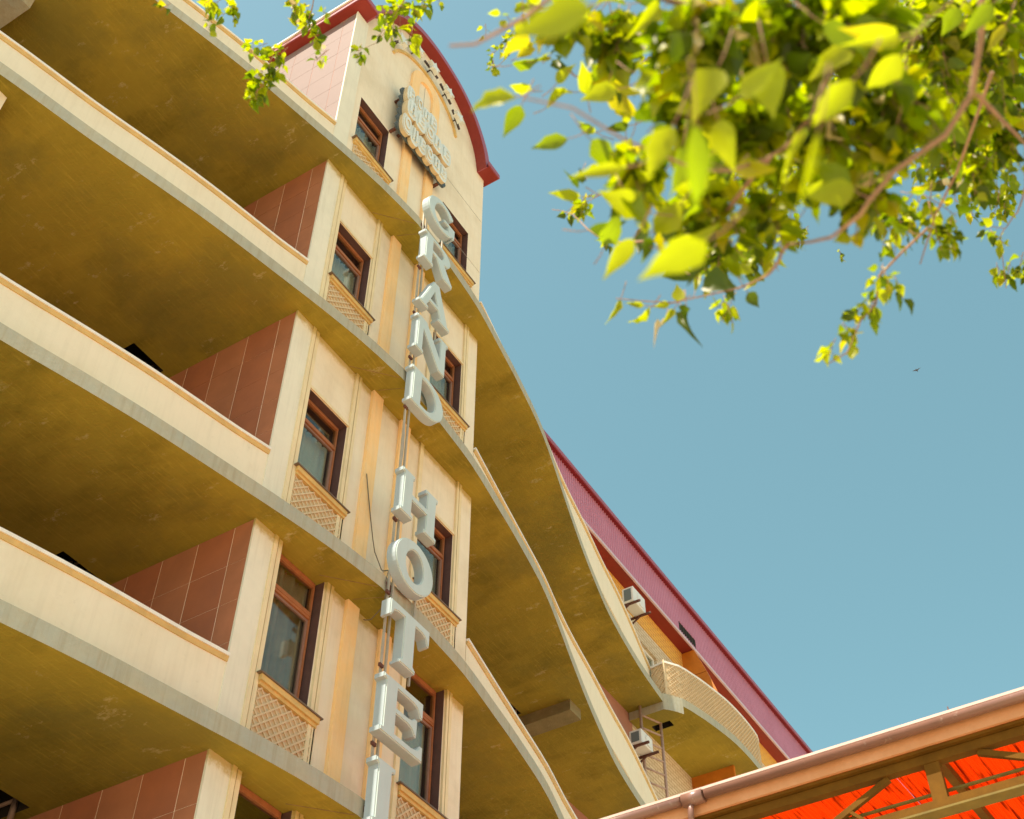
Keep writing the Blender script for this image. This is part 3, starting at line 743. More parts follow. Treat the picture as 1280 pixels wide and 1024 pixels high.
for ch, z0, z1 in LET:
    for outer_, holes_ in GL[ch]:
        sc = lambda l: [(LX0 + u * (LX1 - LX0), z0 + v * (z1 - z0)) for u, v in l]
        O_ = sc(outer_); H_ = [sc(h) for h in holes_]
        bm = bmesh.new(); add_prism(bm, O_, H_, XZ, YF + .012, YB, 1, 0, 0, 0)
        # raised face plate set a little inside the rim
        add_prism(bm, offset_in(O_, .012), [offset_in(h, -.012) for h in H_], XZ, YF, YF + .014, 1, 1, 1, 1)
        obj('letter', bm, ['letter_side', 'letter'], sign, label='letter %s of the sign' % ch)
bm = bmesh.new()
bm.free()
for x0, z0, z1 in ((1.585, -5.2, 7.3), (1.66, -5.2, 7.3), (2.06, 5.5, 7.2), (2.06, -.9, .3), (2.06, 4.4, 4.95)): box_obj('rail', (x0, -.474, z0), (x0 + .022, -.4525, z1), 'rail', sign)
for z in (6.66, 3.36, .06, -2.56): box_obj('bracket', (1.565, -.4515, z), (1.70, -.432, z + .07), 'rust', sign)
for z in (5.62, 4.62, 3.72, 2.80, .98, -.05, -.98, -1.88): box_obj('clip', (1.535, -.500, z), (1.60, -.475, z + .035), 'rust', sign)

# ------------------------------------------------------------------ emblem
em = thing('emblem_sign', 'large pale emblem of rounded letter shapes on a dark scalloped back high on the tower', 'sign', (1.75, -.1, 8.8))
EX0, EX1, EZ0, EZ1 = 1.12, 2.38, 8.93, 10.30
def scallop(x0, x1, z0, z1, r=.055):
    pts = []
    def run(a, b, n, nx, nz):
        for i in range(n):
            for t in (0, .25, .5, .75):
                q = (i + t) / n; k = r * math.sin(math.pi * t) if t else 0
                pts.append((a[0] + (b[0] - a[0]) * q + nx * k, a[1] + (b[1] - a[1]) * q + nz * k))
    run((x0, z0), (x1, z0), 7, 0, -.3); run((x1, z0), (x1 - .04, z1 - .45), 5, 1, 0); run((x1 - .04, z1 - .45), (x0 + .5, z1), 6, .8, .6); run((x0 + .5, z1), (x0 + .02, z1 - .1), 3, 0, 1); run((x0 + .02, z1 - .1), (x0, z0), 6, -1, 0)
    return pts
bm = bmesh.new(); add_prism(bm, scallop(EX0, EX1, EZ0, EZ1), [], XZ, -.17, -.13); obj('backing', bm, 'emblem_back', em)
rr = random.Random(5)
rowsE = [(8.92, 9.36, 6), (9.36, 9.80, 5), (9.80, 10.22, 4)]
for ri, (z0, z1, n) in enumerate(rowsE):
    xa, xb = EX0 + .02, (EX1 - .03 if ri < 2 else EX1 - .42)
    wdt = (xb - xa) / n
    for i in range(n):
        cx = xa + wdt * (i + .5) + rr.uniform(-.02, .02); cz = (z0 + z1) / 2 + rr.uniform(-.035, .035); rx = wdt * rr.uniform(.50, .64); rz = (z1 - z0) * rr.uniform(.48, .60)
        kind = (i + ri) % 3
        O_ = [(cx + rx * (abs(math.cos(t)) ** .75) * (1 if math.cos(t) > 0 else -1), cz + rz * (abs(math.sin(t)) ** .75) * (1 if math.sin(t) > 0 else -1)) for t in [2 * math.pi * k / 20 for k in range(20)]]
        yb, yf = -.171, -.235 - .024 * ((i * 3 + ri * 2) % 3) - rr.uniform(0, .01)
        bm = bmesh.new(); add_prism(bm, O_, [], XZ, yf, yb, 1, 0, 0)
        if kind == 0: H_ = [[(cx + rx * .62 * math.cos(2 * math.pi * k / 16), cz + rz * .62 * math.sin(2 * math.pi * k / 16)) for k in range(16)]]; O2 = offset_in(O_, .022)
        if kind == 0:
            add_prism(bm, O2, [], XZ, yf - .012, yf - .001, 1, 1, 0)
            add_prism(bm, H_[0], [[(cx + rx * .34 * math.cos(2 * math.pi * k / 16), cz + rz * .34 * math.sin(2 * math.pi * k / 16)) for k in range(16)]], XZ, yf - .03, yf - .013, 1, 1, 0)
        elif kind == 1:
            for s_ in (-.5, .12): add_box(bm, (cx + rx * s_, yf - .03, cz - rz * .6), (cx + rx * (s_ + .34), yf - .001, cz + rz * .62), 1)
            add_box(bm, (cx - rx * .15, yf - .022, cz - rz * .1), (cx + rx * .11, yf - .001, cz + rz * .12), 0)
        else:
            add_box(bm, (cx - rx * .5, yf - .03, cz - rz * .6), (cx - rx * .15, yf - .001, cz + rz * .6), 1)
            for q in (-.6, -.08, .4): add_box(bm, (cx - rx * .149, yf - .026, cz + rz * q), (cx + rx * .5, yf - .001, cz + rz * (q + .22)), 1)
        obj('lobe', bm, ['emblem_side', 'emblem'], em, bevel=.006)
for x, z in ((1.11, 8.96), (1.14, 9.9), (2.25, 8.90), (1.3, 9.1), (2.1, 9.1), (1.7, 10.)): box_obj('bracket', (x, -.129, z), (x + .05, -.001, z + .03), 'rust', em)

# ------------------------------------------------------------------ stars
star_pos = [(.96, 11.55, 150, 'leftmost of the five, partly behind leaves'), (1.40, 11.93, 118, 'second from the left'), (1.87, 12.03, 90, 'middle one at the crown of the arch'), (2.33, 11.88, 60, 'second from the right'), (2.68, 11.52, 35, 'rightmost and lowest')]
for x, z, ang, w_ in star_pos:
    st = thing('star', 'cream star under the red arch, ' + w_, 'star', (x, -.1, z), 'cream stars under the arched roof')
    bm = bmesh.new(); pts = []
    for k in range(10):
        r_ = .145 if k % 2 == 0 else .065; t = math.radians(90 + 36 * k + (ang - 90) * .5); pts.append((x + r_ * math.cos(t), z + r_ * math.sin(t)))
    add_prism(bm, pts, [], XZ, -.19, -.11); obj('star_body', bm, 'emblem', st)
    bm = bmesh.new(); t = math.radians(ang - 90); dx, dz = math.cos(t), math.sin(t)
    add_bar(bm, (x - dx * .20, -.09, z - dz * .20), (x + dx * .20, -.09, z + dz * .20), .035, .03); add_bar(bm, (x, -.1, z), (x, -.001, z), .02, .02)
    obj('rod', bm, 'rod', st)

# ------------------------------------------------------------------ air conditioners
def ac(x, z, hw, ht, lab):
    t = thing('air_conditioner', lab, 'air conditioner', (x, 2.3, z))
    x0, x1, y0, y1, z0, z1 = x - hw, x + hw, 2.15, 2.42, z, z + ht
    bm = bmesh.new(); add_box(bm, (x0, y0, z0), (x1, y1, z1)); obj('casing', bm, 'ac', t, bevel=.015)
    bm = bmesh.new(); add_box(bm, (x0 - .008, y0 + .05, z0 + .05), (x0 - .0005, y1 - .05, z1 - .05)); obj('side_grille', bm, 'ac_dark', t)
    bm = bmesh.new(); add_tube(bm, [(x + .05, y0 - .018, z + ht / 2), (x + .05, y0 - .001, z + ht / 2)], ht * .40, ht * .40, 20, smooth=False); obj('fan_grille', bm, 'ac', t)
    for q in (x0 + .04, x1 - .04):
        bm = bmesh.new(); add_box(bm, (q - .02, 2.02, z0 - .045), (q + .02, 2.725, z0 - .002)); add_bar(bm, (q, 2.3, z0 - .045), (q, 2.71, z0 - .30), .03, .03)
        add_box(bm, (q - .018, 2.70, z0 - .34), (q + .018, 2.727, z0 - .045)); obj('bracket', bm, 'rust', t)
ac(13.32, 8.90, .28, .40, 'white air conditioner on rusty brackets just under the purple roof edge')
ac(13.14, 5.35, .24, .31, 'white air conditioner on rusty brackets beside the ladder under the far balcony')

# ------------------------------------------------------------------ ladders
def ladder(a, b, z0, z1, lab):
    t = thing('escape_ladder', lab, 'ladder', ((a[0] + b[0]) / 2, (a[1] + b[1]) / 2, z0))
    for p in (a, b):
        bm = bmesh.new(); add_tube(bm, [(p[0], p[1], z0), (p[0], p[1], z1)], .030, .030, 8); obj('rail', bm, 'ladder', t)
    z = z0 + .2
    while z < z1:
        bm = bmesh.new(); add_tube(bm, [(a[0], a[1], z), (b[0], b[1], z)], .022, .022, 6); obj('rung', bm, 'ladder', t); z += .30
ladder((13.98, 2.22), (13.50, 2.42), 3.5, 6.75, 'painted metal ladder rising to the hatch under the far right balcony')
ladder((-.17, 2.16), (-.17, 2.5), 3.5 - 3.3 + TH - .2, 3.45, 'ladder post under the hatch left of the tower, upper storey')
ladder((-.17, 2.16), (-.17, 2.5), -2.63 + TH, .15, 'ladder post under the hatch left of the tower, middle storey')
ladder((-.17, 2.16), (-.17, 2.5), -5.3 + TH, -2.5, 'ladder post under the hatch left of the tower, lowest storey')
ladder((8.22, 2.10), (8.22, 2.5), .2, 3.45, 'ladder post under the hatch right of the tower behind the parapet')

# ------------------------------------------------------------------ cables
def cable(pts, r, m, lab):
    bm = bmesh.new(); P = cr_curve([Vector(p) for p in pts], .15); add_tube(bm, P, r, r, 6); o = obj('cable', bm, m); o['label'] = lab; o['category'] = 'cable'
cable([(1.50, -.06, 1.86), (1.64, -.055, 1.38), (1.80, -.055, .89), (1.93, -.07, .72), (1.60, -.44, .30), (1.54, -.465, .10), (1.56, -.47, -.03), (1.62, -.40, -.15), (1.66, -.22, -.22), (1.70, -.12, -.16), (1.78, -.02, -.06)], .006, 'cable', 'thin grey cable drooping over the slab edge left of the letter O')
cable([(1.56, -.49, 2.93), (1.60, -.47, 2.6), (1.635, -.46, 2.2), (1.62, -.45, 1.7)], .006, 'cable_pale', 'pale wire hanging below the letter D')

# ------------------------------------------------------------------ canopy in the right foreground
can = thing('canopy', 'open canopy with peach fascia, brown trusses and red orange reed roof at bottom right', 'canopy', (3, -6, GZ))
GX = -.165; CY0, CY1 = -10.0, -2.6
bm = bmesh.new()
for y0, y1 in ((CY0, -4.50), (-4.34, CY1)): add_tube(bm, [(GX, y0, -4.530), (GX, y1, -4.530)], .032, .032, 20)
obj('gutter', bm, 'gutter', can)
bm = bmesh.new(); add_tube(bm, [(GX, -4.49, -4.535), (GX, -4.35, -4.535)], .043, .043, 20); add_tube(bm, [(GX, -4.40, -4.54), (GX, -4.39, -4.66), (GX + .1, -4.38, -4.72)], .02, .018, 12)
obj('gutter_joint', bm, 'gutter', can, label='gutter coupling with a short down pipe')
box_obj('gutter_lit_rim', (GX - .030, CY0, -4.513), (GX + .044, CY1, -4.496), 'gutter_rim_lit', can)  # pale strip standing in for sunlight along the gutter top
bm = bmesh.new(); add_box(bm, (GX + .045, CY0, -4.62), (GX + .065, CY1, -4.515)); obj('fascia_board', bm, 'peach_board', can)
bm = bmesh.new(); add_box(bm, (GX + .066, CY0, -4.64), (GX + .13, CY1, -4.62)); obj('soffit_board', bm, 'truss', can)
TX = -.07
bm = bmesh.new(); add_box(bm, (TX, CY0, -4.70), (TX + .06, CY1, -4.645)); obj('top_chord', bm, 'truss', can)
bm = bmesh.new(); add_box(bm, (TX, CY0, -4.985), (TX + .06, CY1, -4.93)); lc = obj('bottom_chord', bm, 'truss', can)
box_obj('flange', (TX - .015, CY0, -4.998), (TX + .08, CY1, -4.986), 'truss_edge', can)
y = -9.1 + .02
posts = [-5.80 - .08 + 1.47 * k for k in range(-2, 3)]
for y in posts:
    box_obj('strut', (TX + .005, y, -4.929), (TX + .055, y + .085, -4.701), 'truss', can)
    for s_ in (-1, 1):
        bm = bmesh.new(); add_bar(bm, (TX + .03, y + .04 + s_ * .26, -4.71), (TX + .03, y + .04 + s_ * .72, -4.92), .03, .035); obj('brace', bm, 'truss', can)
    bm = bmesh.new(); add_bar(bm, (TX + .03, y + .04 + .52, -4.84), (TX + .03, y + .04 + .44, -4.925), .028, .02); obj('brace', bm, 'truss', can)
bm = bmesh.new(); add_tube(bm, [(TX + .07, CY0, -4.855), (TX + .07, CY1, -4.855)], .011, .011, 6); obj('tie_rod', bm, 'truss_edge', can)
def roofz(x): return -4.56 + (x - GX) * .11
for x in (.75, 1.7, 2.7, 3.7):
    bm = bmesh.new(); add_bar(bm, (x, CY0, roofz(x) - .07), (x, CY1, roofz(x) - .07), .05, .07); obj('purlin', bm, 'truss', can)
for y in posts:
    bm = bmesh.new(); add_bar(bm, (TX + .06, y + .04, roofz(0) - .05), (5.2, y + .04, roofz(5.2) - .05), .05, .06); obj('rafter', bm, 'truss', can)
bm = bmesh.new()
yy = CY0; rr = random.Random(8)
while yy < CY1:
    r_ = .0085 + rr.uniform(-.001, .0015); dz = rr.uniform(-.004, .004)
    pr = [(yy + r_ * math.cos(t), r_ * math.sin(t)) for t in (math.pi * .0, math.pi * .4, math.pi * .75, math.pi * 1.1, math.pi * 1.5, math.pi * 1.8)]
    A = [bm.verts.new((GX + .07, a, roofz(GX + .07) + dz + c_)) for a, c_ in pr]; B = [bm.verts.new((5.4, a, roofz(5.4) + dz + c_)) for a, c_ in pr]
    for k in range(6): bm.faces.new((A[k], A[(k + 1) % 6], B[(k + 1) % 6], B[k]))
    yy += .0152
obj('reed_roof', bm, 'reed', can, stuff=True)
for x, y in ((5.2, -9.0), (5.2, -5.9), (5.2, -2.9), (TX + .03, -2.8), (TX + .03, -9.6)):
    bm = bmesh.new(); add_tube(bm, [(x, y, GZ), (x, y, -4.9 if x < 1 else roofz(5.2) - .1)], .06, .06, 12); obj('post', bm, 'truss', can)
bm = bmesh.new(); add_tube(bm, [(GX, -6.03, -4.50), (GX, -6.03, -4.455)], .006, .003, 6); obj('clip', bm, 'rust', can)

# ------------------------------------------------------------------ bird
bd = thing('bird', 'tiny dark bird far off in the open blue sky', 'bird', (34.38, -2.22, 34.58))
BRANCHES=[
 ([(-5.657,-7.440,-6.781),(-5.653,-7.398,-6.896),(-5.609,-7.375,-6.921),(-5.576,-7.329,-7.001),(-5.575,-7.269,-7.061),(-5.589,-7.189,-7.115),(-5.600,-7.144,-7.171),(-5.594,-7.122,-7.178),(-5.585,-7.072,-7.190),(-5.486,-6.985,-7.025)],0.0063,0.0019),
 ([(-5.573,-7.336,-7.003),(-5.446,-7.356,-6.909),(-5.271,-7.388,-6.791)],0.0042,0.0019),
 ([(-5.177,-7.401,-6.368),(-4.991,-7.264,-6.373),(-4.876,-7.184,-6.336),(-4.749,-7.106,-6.314)],0.0042,0.0014),
 ([(-5.676,-7.301,-6.650),(-5.664,-7.268,-6.770),(-5.637,-7.247,-6.785),(-5.545,-7.171,-6.725)],0.0076,0.0032),
 ([(-4.801,-7.154,-6.269),(-4.826,-7.022,-6.388),(-4.785,-6.989,-6.425),(-4.806,-6.948,-6.478),(-4.802,-6.903,-6.556),(-4.801,-6.853,-6.566)],0.0036,0.0012),
 ([(-5.486,-6.985,-7.025),(-5.225,-6.857,-6.739),(-5.016,-6.669,-6.431),(-5.039,-6.599,-6.432),(-5.076,-6.538,-6.423),(-5.105,-6.492,-6.418)],0.0032,0.0012),
 ([(-5.545,-7.171,-6.725),(-5.705,-7.036,-7.111),(-5.847,-6.971,-7.271),(-5.968,-6.924,-7.328),(-6.074,-6.907,-7.392),(-6.114,-6.862,-7.385)],0.0040,0.0012),
 ([(-6.094,-6.911,-7.046),(-6.109,-6.903,-7.152),(-6.124,-6.871,-7.209),(-6.149,-6.843,-7.262),(-6.153,-6.815,-7.268),(-6.168,-6.789,-7.270)],0.0034,0.0018),
 ([(-5.705,-7.036,-7.111),(-5.399,-6.805,-6.750),(-5.099,-6.481,-6.175),(-4.787,-6.222,-5.475),(-4.730,-6.122,-5.300)],0.0040,0.0012),
 ([(-5.545,-7.171,-6.725),(-5.776,-7.068,-6.834),(-5.973,-6.976,-6.975),(-6.094,-6.911,-7.046)],0.0048,0.0032),
 ([(-5.271,-7.388,-6.791),(-4.514,-7.360,-5.985),(-4.087,-7.288,-5.558),(-3.981,-7.249,-5.649)],0.0032,0.0012),
 ([(-6.094,-6.911,-7.046),(-5.477,-6.208,-4.932),(-5.464,-5.614,-4.251),(-5.639,-5.331,-4.316)],0.0048,0.0032),
 ([(-5.464,-5.614,-4.251),(-5.267,-5.394,-4.174),(-5.260,-5.272,-4.228),(-5.246,-5.183,-4.273),(-5.197,-5.107,-4.326)],0.0024,0.0010),
 ([(-5.477,-6.208,-4.932),(-5.191,-5.791,-4.277),(-5.048,-5.662,-4.149)],0.0024,0.0010),
 ([(-5.191,-5.791,-4.277),(-5.067,-5.566,-4.177),(-5.091,-5.480,-4.201)],0.0014,0.0008),
 ([(-5.177,-6.333,-4.682),(-4.976,-6.187,-4.579),(-4.913,-6.065,-4.526),(-4.902,-5.992,-4.553)],0.0024,0.0008),
 ([(-5.676,-7.301,-6.650),(-5.426,-7.451,-6.110),(-4.913,-7.820,-5.286)],0.0088,0.0160),
 ([(-5.657,-7.440,-6.781),(-5.263,-7.619,-5.984),(-4.913,-7.820,-5.286)],0.0088,0.0160),
]
NEAR=[
 ((-5.994,-6.776,-7.121),(-5.992,-6.687,-7.067),0.0291,(-0.554,-0.542,-0.633),0),
 ((-5.534,-6.525,-6.156),(-5.600,-6.508,-6.206),0.0330,(0.150,0.021,-0.988),0),
 ((-5.702,-6.606,-6.552),(-5.681,-6.551,-6.595),0.0345,(-0.480,-0.483,-0.732),1),
 ((-5.561,-6.586,-6.323),(-5.537,-6.641,-6.246),0.0207,(-0.695,-0.083,-0.715),0),
 ((-6.331,-7.064,-7.752),(-6.327,-6.984,-7.722),0.0349,(-0.725,-0.219,-0.653),0),
 ((-5.648,-6.674,-6.655),(-5.662,-6.599,-6.644),0.0303,(-0.526,-0.415,-0.742),1),
 ((-5.397,-6.605,-6.204),(-5.459,-6.592,-6.255),0.0220,(-0.568,-0.120,-0.814),1),
 ((-5.927,-6.901,-7.319),(-5.955,-6.833,-7.323),0.0191,(-0.698,0.047,-0.715),0),
 ((-5.689,-6.802,-6.657),(-5.706,-6.731,-6.651),0.0387,(-0.690,-0.231,-0.686),0),
 ((-5.493,-6.701,-6.231),(-5.446,-6.750,-6.261),0.0391,(0.035,0.019,-0.999),3),
 ((-5.418,-6.673,-6.176),(-5.366,-6.712,-6.196),0.0440,(-0.383,-0.460,-0.801),3),
 ((-5.844,-6.903,-6.940),(-5.832,-6.964,-7.031),0.0436,(0.014,-0.482,-0.876),0),
 ((-5.649,-6.750,-6.347),(-5.633,-6.721,-6.436),0.0367,(-0.659,0.060,-0.749),2),
 ((-5.491,-6.734,-6.126),(-5.534,-6.685,-6.131),0.0586,(-0.745,0.108,-0.658),1),
 ((-5.996,-7.069,-7.327),(-5.982,-7.020,-7.387),0.0427,(-0.610,-0.020,-0.792),0),
 ((-6.236,-7.102,-7.840),(-6.158,-7.065,-7.851),0.0215,(-0.556,-0.396,-0.731),1),
 ((-6.002,-7.002,-7.414),(-5.968,-6.944,-7.439),0.0351,(-0.810,-0.479,-0.339),0),
 ((-5.731,-6.842,-7.122),(-5.789,-6.796,-7.112),0.0442,(-0.181,-0.384,-0.906),0),
 ((-6.052,-7.036,-7.730),(-6.029,-6.953,-7.704),0.0365,(-0.411,-0.425,-0.806),0),
 ((-5.754,-6.830,-7.215),(-5.722,-6.762,-7.231),0.0294,(-0.364,0.262,-0.894),0),
 ((-5.186,-6.610,-6.327),(-5.168,-6.590,-6.408),0.0367,(-0.699,0.142,-0.701),2),
 ((-5.660,-6.852,-7.138),(-5.685,-6.935,-7.189),0.0397,(-0.096,0.086,-0.992),0),
 ((-5.140,-6.695,-6.336),(-5.098,-6.746,-6.250),0.0476,(-0.723,0.289,-0.627),2),
 ((-5.102,-6.674,-6.442),(-5.174,-6.625,-6.524),0.0467,(-0.746,-0.060,-0.664),2),
 ((-5.116,-6.707,-6.510),(-5.112,-6.776,-6.576),0.0596,(-0.957,-0.023,-0.291),2),
 ((-5.067,-6.642,-6.507),(-5.079,-6.641,-6.634),0.0232,(-0.571,0.270,-0.776),2),
 ((-5.099,-6.499,-6.419),(-5.110,-6.470,-6.501),0.0165,(-0.214,-0.828,-0.519),0),
 ((-5.053,-6.549,-6.437),(-5.004,-6.467,-6.400),0.0202,(-0.072,-0.353,-0.933),0),
 ((-5.064,-6.541,-6.432),(-5.094,-6.508,-6.434),0.0147,(-0.022,-0.635,-0.772),0),
 ((-5.027,-6.598,-6.442),(-5.036,-6.566,-6.493),0.0165,(-0.450,-0.119,-0.885),0),
 ((-5.039,-6.593,-6.434),(-5.049,-6.556,-6.432),0.0183,(-0.749,0.192,-0.635),0),
 ((-5.031,-6.615,-6.434),(-5.028,-6.612,-6.369),0.0330,(-0.684,-0.350,-0.640),0),
 ((-5.033,-6.656,-6.421),(-5.018,-6.672,-6.320),0.0165,(-0.713,-0.356,-0.604),0),
 ((-5.019,-6.564,-6.458),(-5.050,-6.547,-6.538),0.0147,(-0.939,-0.254,-0.230),4),
 ((-4.978,-6.758,-6.438),(-4.944,-6.765,-6.463),0.0330,(-0.295,-0.609,-0.736),2),
 ((-5.965,-7.121,-7.322),(-5.920,-7.106,-7.377),0.0492,(-0.726,0.336,-0.600),0),
 ((-6.003,-7.210,-7.507),(-5.968,-7.146,-7.501),0.0292,(-0.571,-0.137,-0.809),0),
 ((-5.816,-7.207,-7.126),(-5.827,-7.143,-7.162),0.0351,(-0.729,-0.604,-0.322),0),
 ((-5.309,-6.951,-6.208),(-5.284,-6.874,-6.168),0.0546,(-0.544,-0.221,-0.809),0),
 ((-5.836,-7.122,-6.954),(-5.831,-7.072,-7.023),0.0252,(-0.585,-0.516,-0.626),0),
 ((-5.921,-7.136,-7.420),(-5.897,-7.084,-7.463),0.0128,(-0.723,0.115,-0.681),0),
 ((-6.161,-7.182,-7.815),(-6.112,-7.138,-7.843),0.0091,(-0.473,-0.350,-0.809),0),
 ((-5.914,-7.033,-7.300),(-5.864,-7.025,-7.353),0.0339,(-0.741,-0.070,-0.668),0),
 ((-5.598,-7.188,-6.637),(-5.644,-7.127,-6.723),0.0329,(-0.668,-0.008,-0.744),1),
 ((-5.330,-7.392,-6.345),(-5.301,-7.339,-6.361),0.0381,(-0.592,0.040,-0.805),1),
 ((-5.677,-7.405,-6.957),(-5.662,-7.348,-6.982),0.0287,(-0.264,0.262,-0.928),1),
 ((-5.655,-7.312,-6.875),(-5.661,-7.248,-6.888),0.0270,(-0.062,-0.355,-0.933),1),
 ((-5.301,-7.449,-6.429),(-5.288,-7.396,-6.474),0.0221,(-0.802,-0.150,-0.578),3),
 ((-5.082,-7.082,-6.315),(-5.140,-7.115,-6.375),0.0220,(-0.043,-0.154,-0.987),3),
 ((-5.062,-7.101,-6.327),(-5.101,-7.146,-6.342),0.0220,(-0.577,0.127,-0.807),3),
 ((-5.530,-6.927,-6.740),(-5.482,-6.841,-6.676),0.0502,(-0.541,-0.056,-0.839),0),
 ((-5.971,-7.081,-7.370),(-5.992,-7.150,-7.383),0.0340,(-0.860,-0.274,-0.430),0),
 ((-5.699,-6.937,-7.031),(-5.667,-6.868,-7.035),0.0407,(-0.013,-0.313,-0.950),0),
 ((-5.671,-6.879,-7.060),(-5.630,-6.804,-7.052),0.0433,(-0.446,-0.246,-0.861),0),
 ((-5.580,-6.922,-6.906),(-5.541,-6.954,-6.971),0.0358,(-0.823,0.223,-0.523),3),
 ((-5.873,-7.191,-7.132),(-5.834,-7.227,-7.184),0.0299,(-0.663,0.340,-0.667),1),
 ((-5.527,-7.023,-6.857),(-5.511,-6.955,-6.868),0.0339,(-0.563,0.367,-0.741),0),
 ((-5.068,-7.167,-6.320),(-5.043,-7.198,-6.376),0.0238,(-0.459,0.141,-0.877),3),
 ((-4.992,-7.163,-6.374),(-5.035,-7.207,-6.441),0.0202,(-0.408,-0.507,-0.759),3),
 ((-5.798,-6.951,-6.683),(-5.821,-6.896,-6.761),0.0371,(-0.444,-0.055,-0.894),0),
 ((-5.788,-7.014,-6.739),(-5.792,-6.955,-6.792),0.0391,(-0.352,0.083,-0.932),1),
 ((-5.468,-6.959,-6.243),(-5.505,-6.898,-6.294),0.0492,(-0.560,-0.403,-0.724),1),
 ((-5.507,-6.816,-6.103),(-5.505,-6.784,-6.205),0.0403,(-0.443,0.050,-0.895),4),
 ((-5.691,-7.062,-6.590),(-5.604,-7.071,-6.572),0.0390,(0.077,0.095,-0.992),0),
 ((-5.649,-6.911,-6.543),(-5.621,-6.963,-6.606),0.0402,(-0.412,-0.216,-0.885),1),
 ((-5.400,-7.119,-6.131),(-5.299,-7.140,-6.083),0.0475,(-0.819,-0.502,-0.277),1),
 ((-5.294,-6.725,-6.233),(-5.327,-6.790,-6.248),0.0345,(-0.594,0.131,-0.793),1),
 ((-5.769,-6.990,-6.826),(-5.837,-6.939,-6.891),0.0384,(-0.316,0.316,-0.894),0),
 ((-5.170,-6.900,-6.516),(-5.081,-6.949,-6.462),0.0261,(-0.647,-0.219,-0.730),2),
 ((-5.536,-6.651,-6.793),(-5.501,-6.716,-6.778),0.0314,(0.054,-0.304,-0.951),2),
 ((-5.836,-6.955,-7.187),(-5.809,-6.920,-7.252),0.0308,(-0.014,-0.383,-0.924),1),
 ((-5.624,-6.965,-6.627),(-5.659,-7.024,-6.616),0.0356,(-0.624,0.131,-0.770),0),
 ((-5.772,-7.114,-7.021),(-5.711,-7.164,-7.010),0.0380,(-0.766,0.145,-0.626),1),
 ((-5.495,-6.852,-6.103),(-5.495,-6.917,-6.158),0.0284,(-0.629,-0.146,-0.764),0),
 ((-5.870,-7.043,-6.900),(-5.823,-7.076,-6.947),0.0387,(-0.844,-0.424,-0.329),0),
 ((-5.822,-6.984,-6.712),(-5.798,-7.025,-6.805),0.0295,(-0.336,-0.253,-0.907),3),
 ((-5.514,-6.669,-6.830),(-5.563,-6.730,-6.819),0.0385,(-0.134,0.023,-0.991),1),
 ((-5.534,-7.019,-6.810),(-5.530,-7.074,-6.899),0.0350,(-0.614,0.064,-0.786),3),
 ((-5.412,-6.856,-6.179),(-5.417,-6.782,-6.136),0.0403,(-0.433,-0.167,-0.886),0),
 ((-5.741,-6.768,-6.873),(-5.673,-6.786,-6.896),0.0393,(-0.207,-0.226,-0.952),1),
 ((-5.209,-7.035,-6.557),(-5.205,-6.969,-6.481),0.0349,(-0.763,0.092,-0.640),0),
 ((-5.286,-6.990,-6.195),(-5.362,-7.054,-6.282),0.0331,(-0.815,0.208,-0.541),0),
 ((-5.399,-7.172,-6.119),(-5.373,-7.208,-6.169),0.0246,(-0.552,-0.208,-0.807),0),
 ((-5.099,-7.001,-6.311),(-5.142,-6.969,-6.276),0.0282,(-0.055,0.252,-0.966),2),
 ((-5.323,-7.289,-6.158),(-5.293,-7.272,-6.192),0.0180,(-0.511,-0.374,-0.774),0),
 ((-5.186,-6.707,-6.334),(-5.178,-6.765,-6.426),0.0376,(-0.857,-0.407,-0.316),0),
 ((-5.267,-6.963,-6.209),(-5.280,-7.026,-6.302),0.0303,(-0.212,-0.286,-0.934),1),
 ((-5.107,-7.055,-6.300),(-5.093,-7.108,-6.333),0.0315,(-0.422,-0.378,-0.824),2),
 ((-5.707,-7.140,-7.271),(-5.722,-7.073,-7.266),0.0401,(-0.354,0.442,-0.824),0),
 ((-5.663,-7.252,-6.694),(-5.620,-7.185,-6.633),0.0342,(-0.750,0.087,-0.655),0),
 ((-5.430,-6.982,-6.117),(-5.374,-7.019,-6.061),0.0278,(-0.695,-0.128,-0.707),1),
 ((-5.106,-7.195,-6.292),(-5.112,-7.167,-6.352),0.0173,(-0.023,0.371,-0.928),2),
 ((-5.105,-6.696,-6.359),(-5.161,-6.673,-6.321),0.0254,(-0.566,-0.119,-0.816),0),
 ((-5.276,-6.723,-6.244),(-5.248,-6.758,-6.246),0.0227,(-0.439,-0.408,-0.801),0),
 ((-4.936,-7.123,-6.419),(-4.933,-7.086,-6.332),0.0266,(-0.229,0.192,-0.954),1),
 ((-5.682,-7.079,-6.962),(-5.782,-7.091,-6.997),0.0363,(-0.333,-0.559,-0.759),2),
 ((-5.494,-6.910,-6.627),(-5.451,-6.868,-6.665),0.0263,(-0.691,-0.209,-0.692),3),
 ((-5.416,-6.897,-6.704),(-5.379,-6.959,-6.642),0.0296,(-0.742,0.248,-0.623),1),
 ((-5.425,-6.913,-6.832),(-5.455,-6.848,-6.869),0.0273,(-0.581,-0.313,-0.751),3),
 ((-5.758,-6.826,-7.093),(-5.729,-6.847,-7.182),0.0303,(-0.209,-0.387,-0.898),1),
 ((-5.312,-6.684,-6.231),(-5.349,-6.648,-6.249),0.0223,(-0.147,0.055,-0.988),3),
 ((-5.828,-7.263,-7.171),(-5.888,-7.210,-7.195),0.0327,(0.089,-0.487,-0.869),3),
 ((-5.567,-7.213,-6.970),(-5.525,-7.168,-6.999),0.0291,(-0.550,-0.189,-0.814),1),
 ((-5.054,-6.863,-6.362),(-5.152,-6.897,-6.410),0.0236,(-0.546,-0.490,-0.679),1),
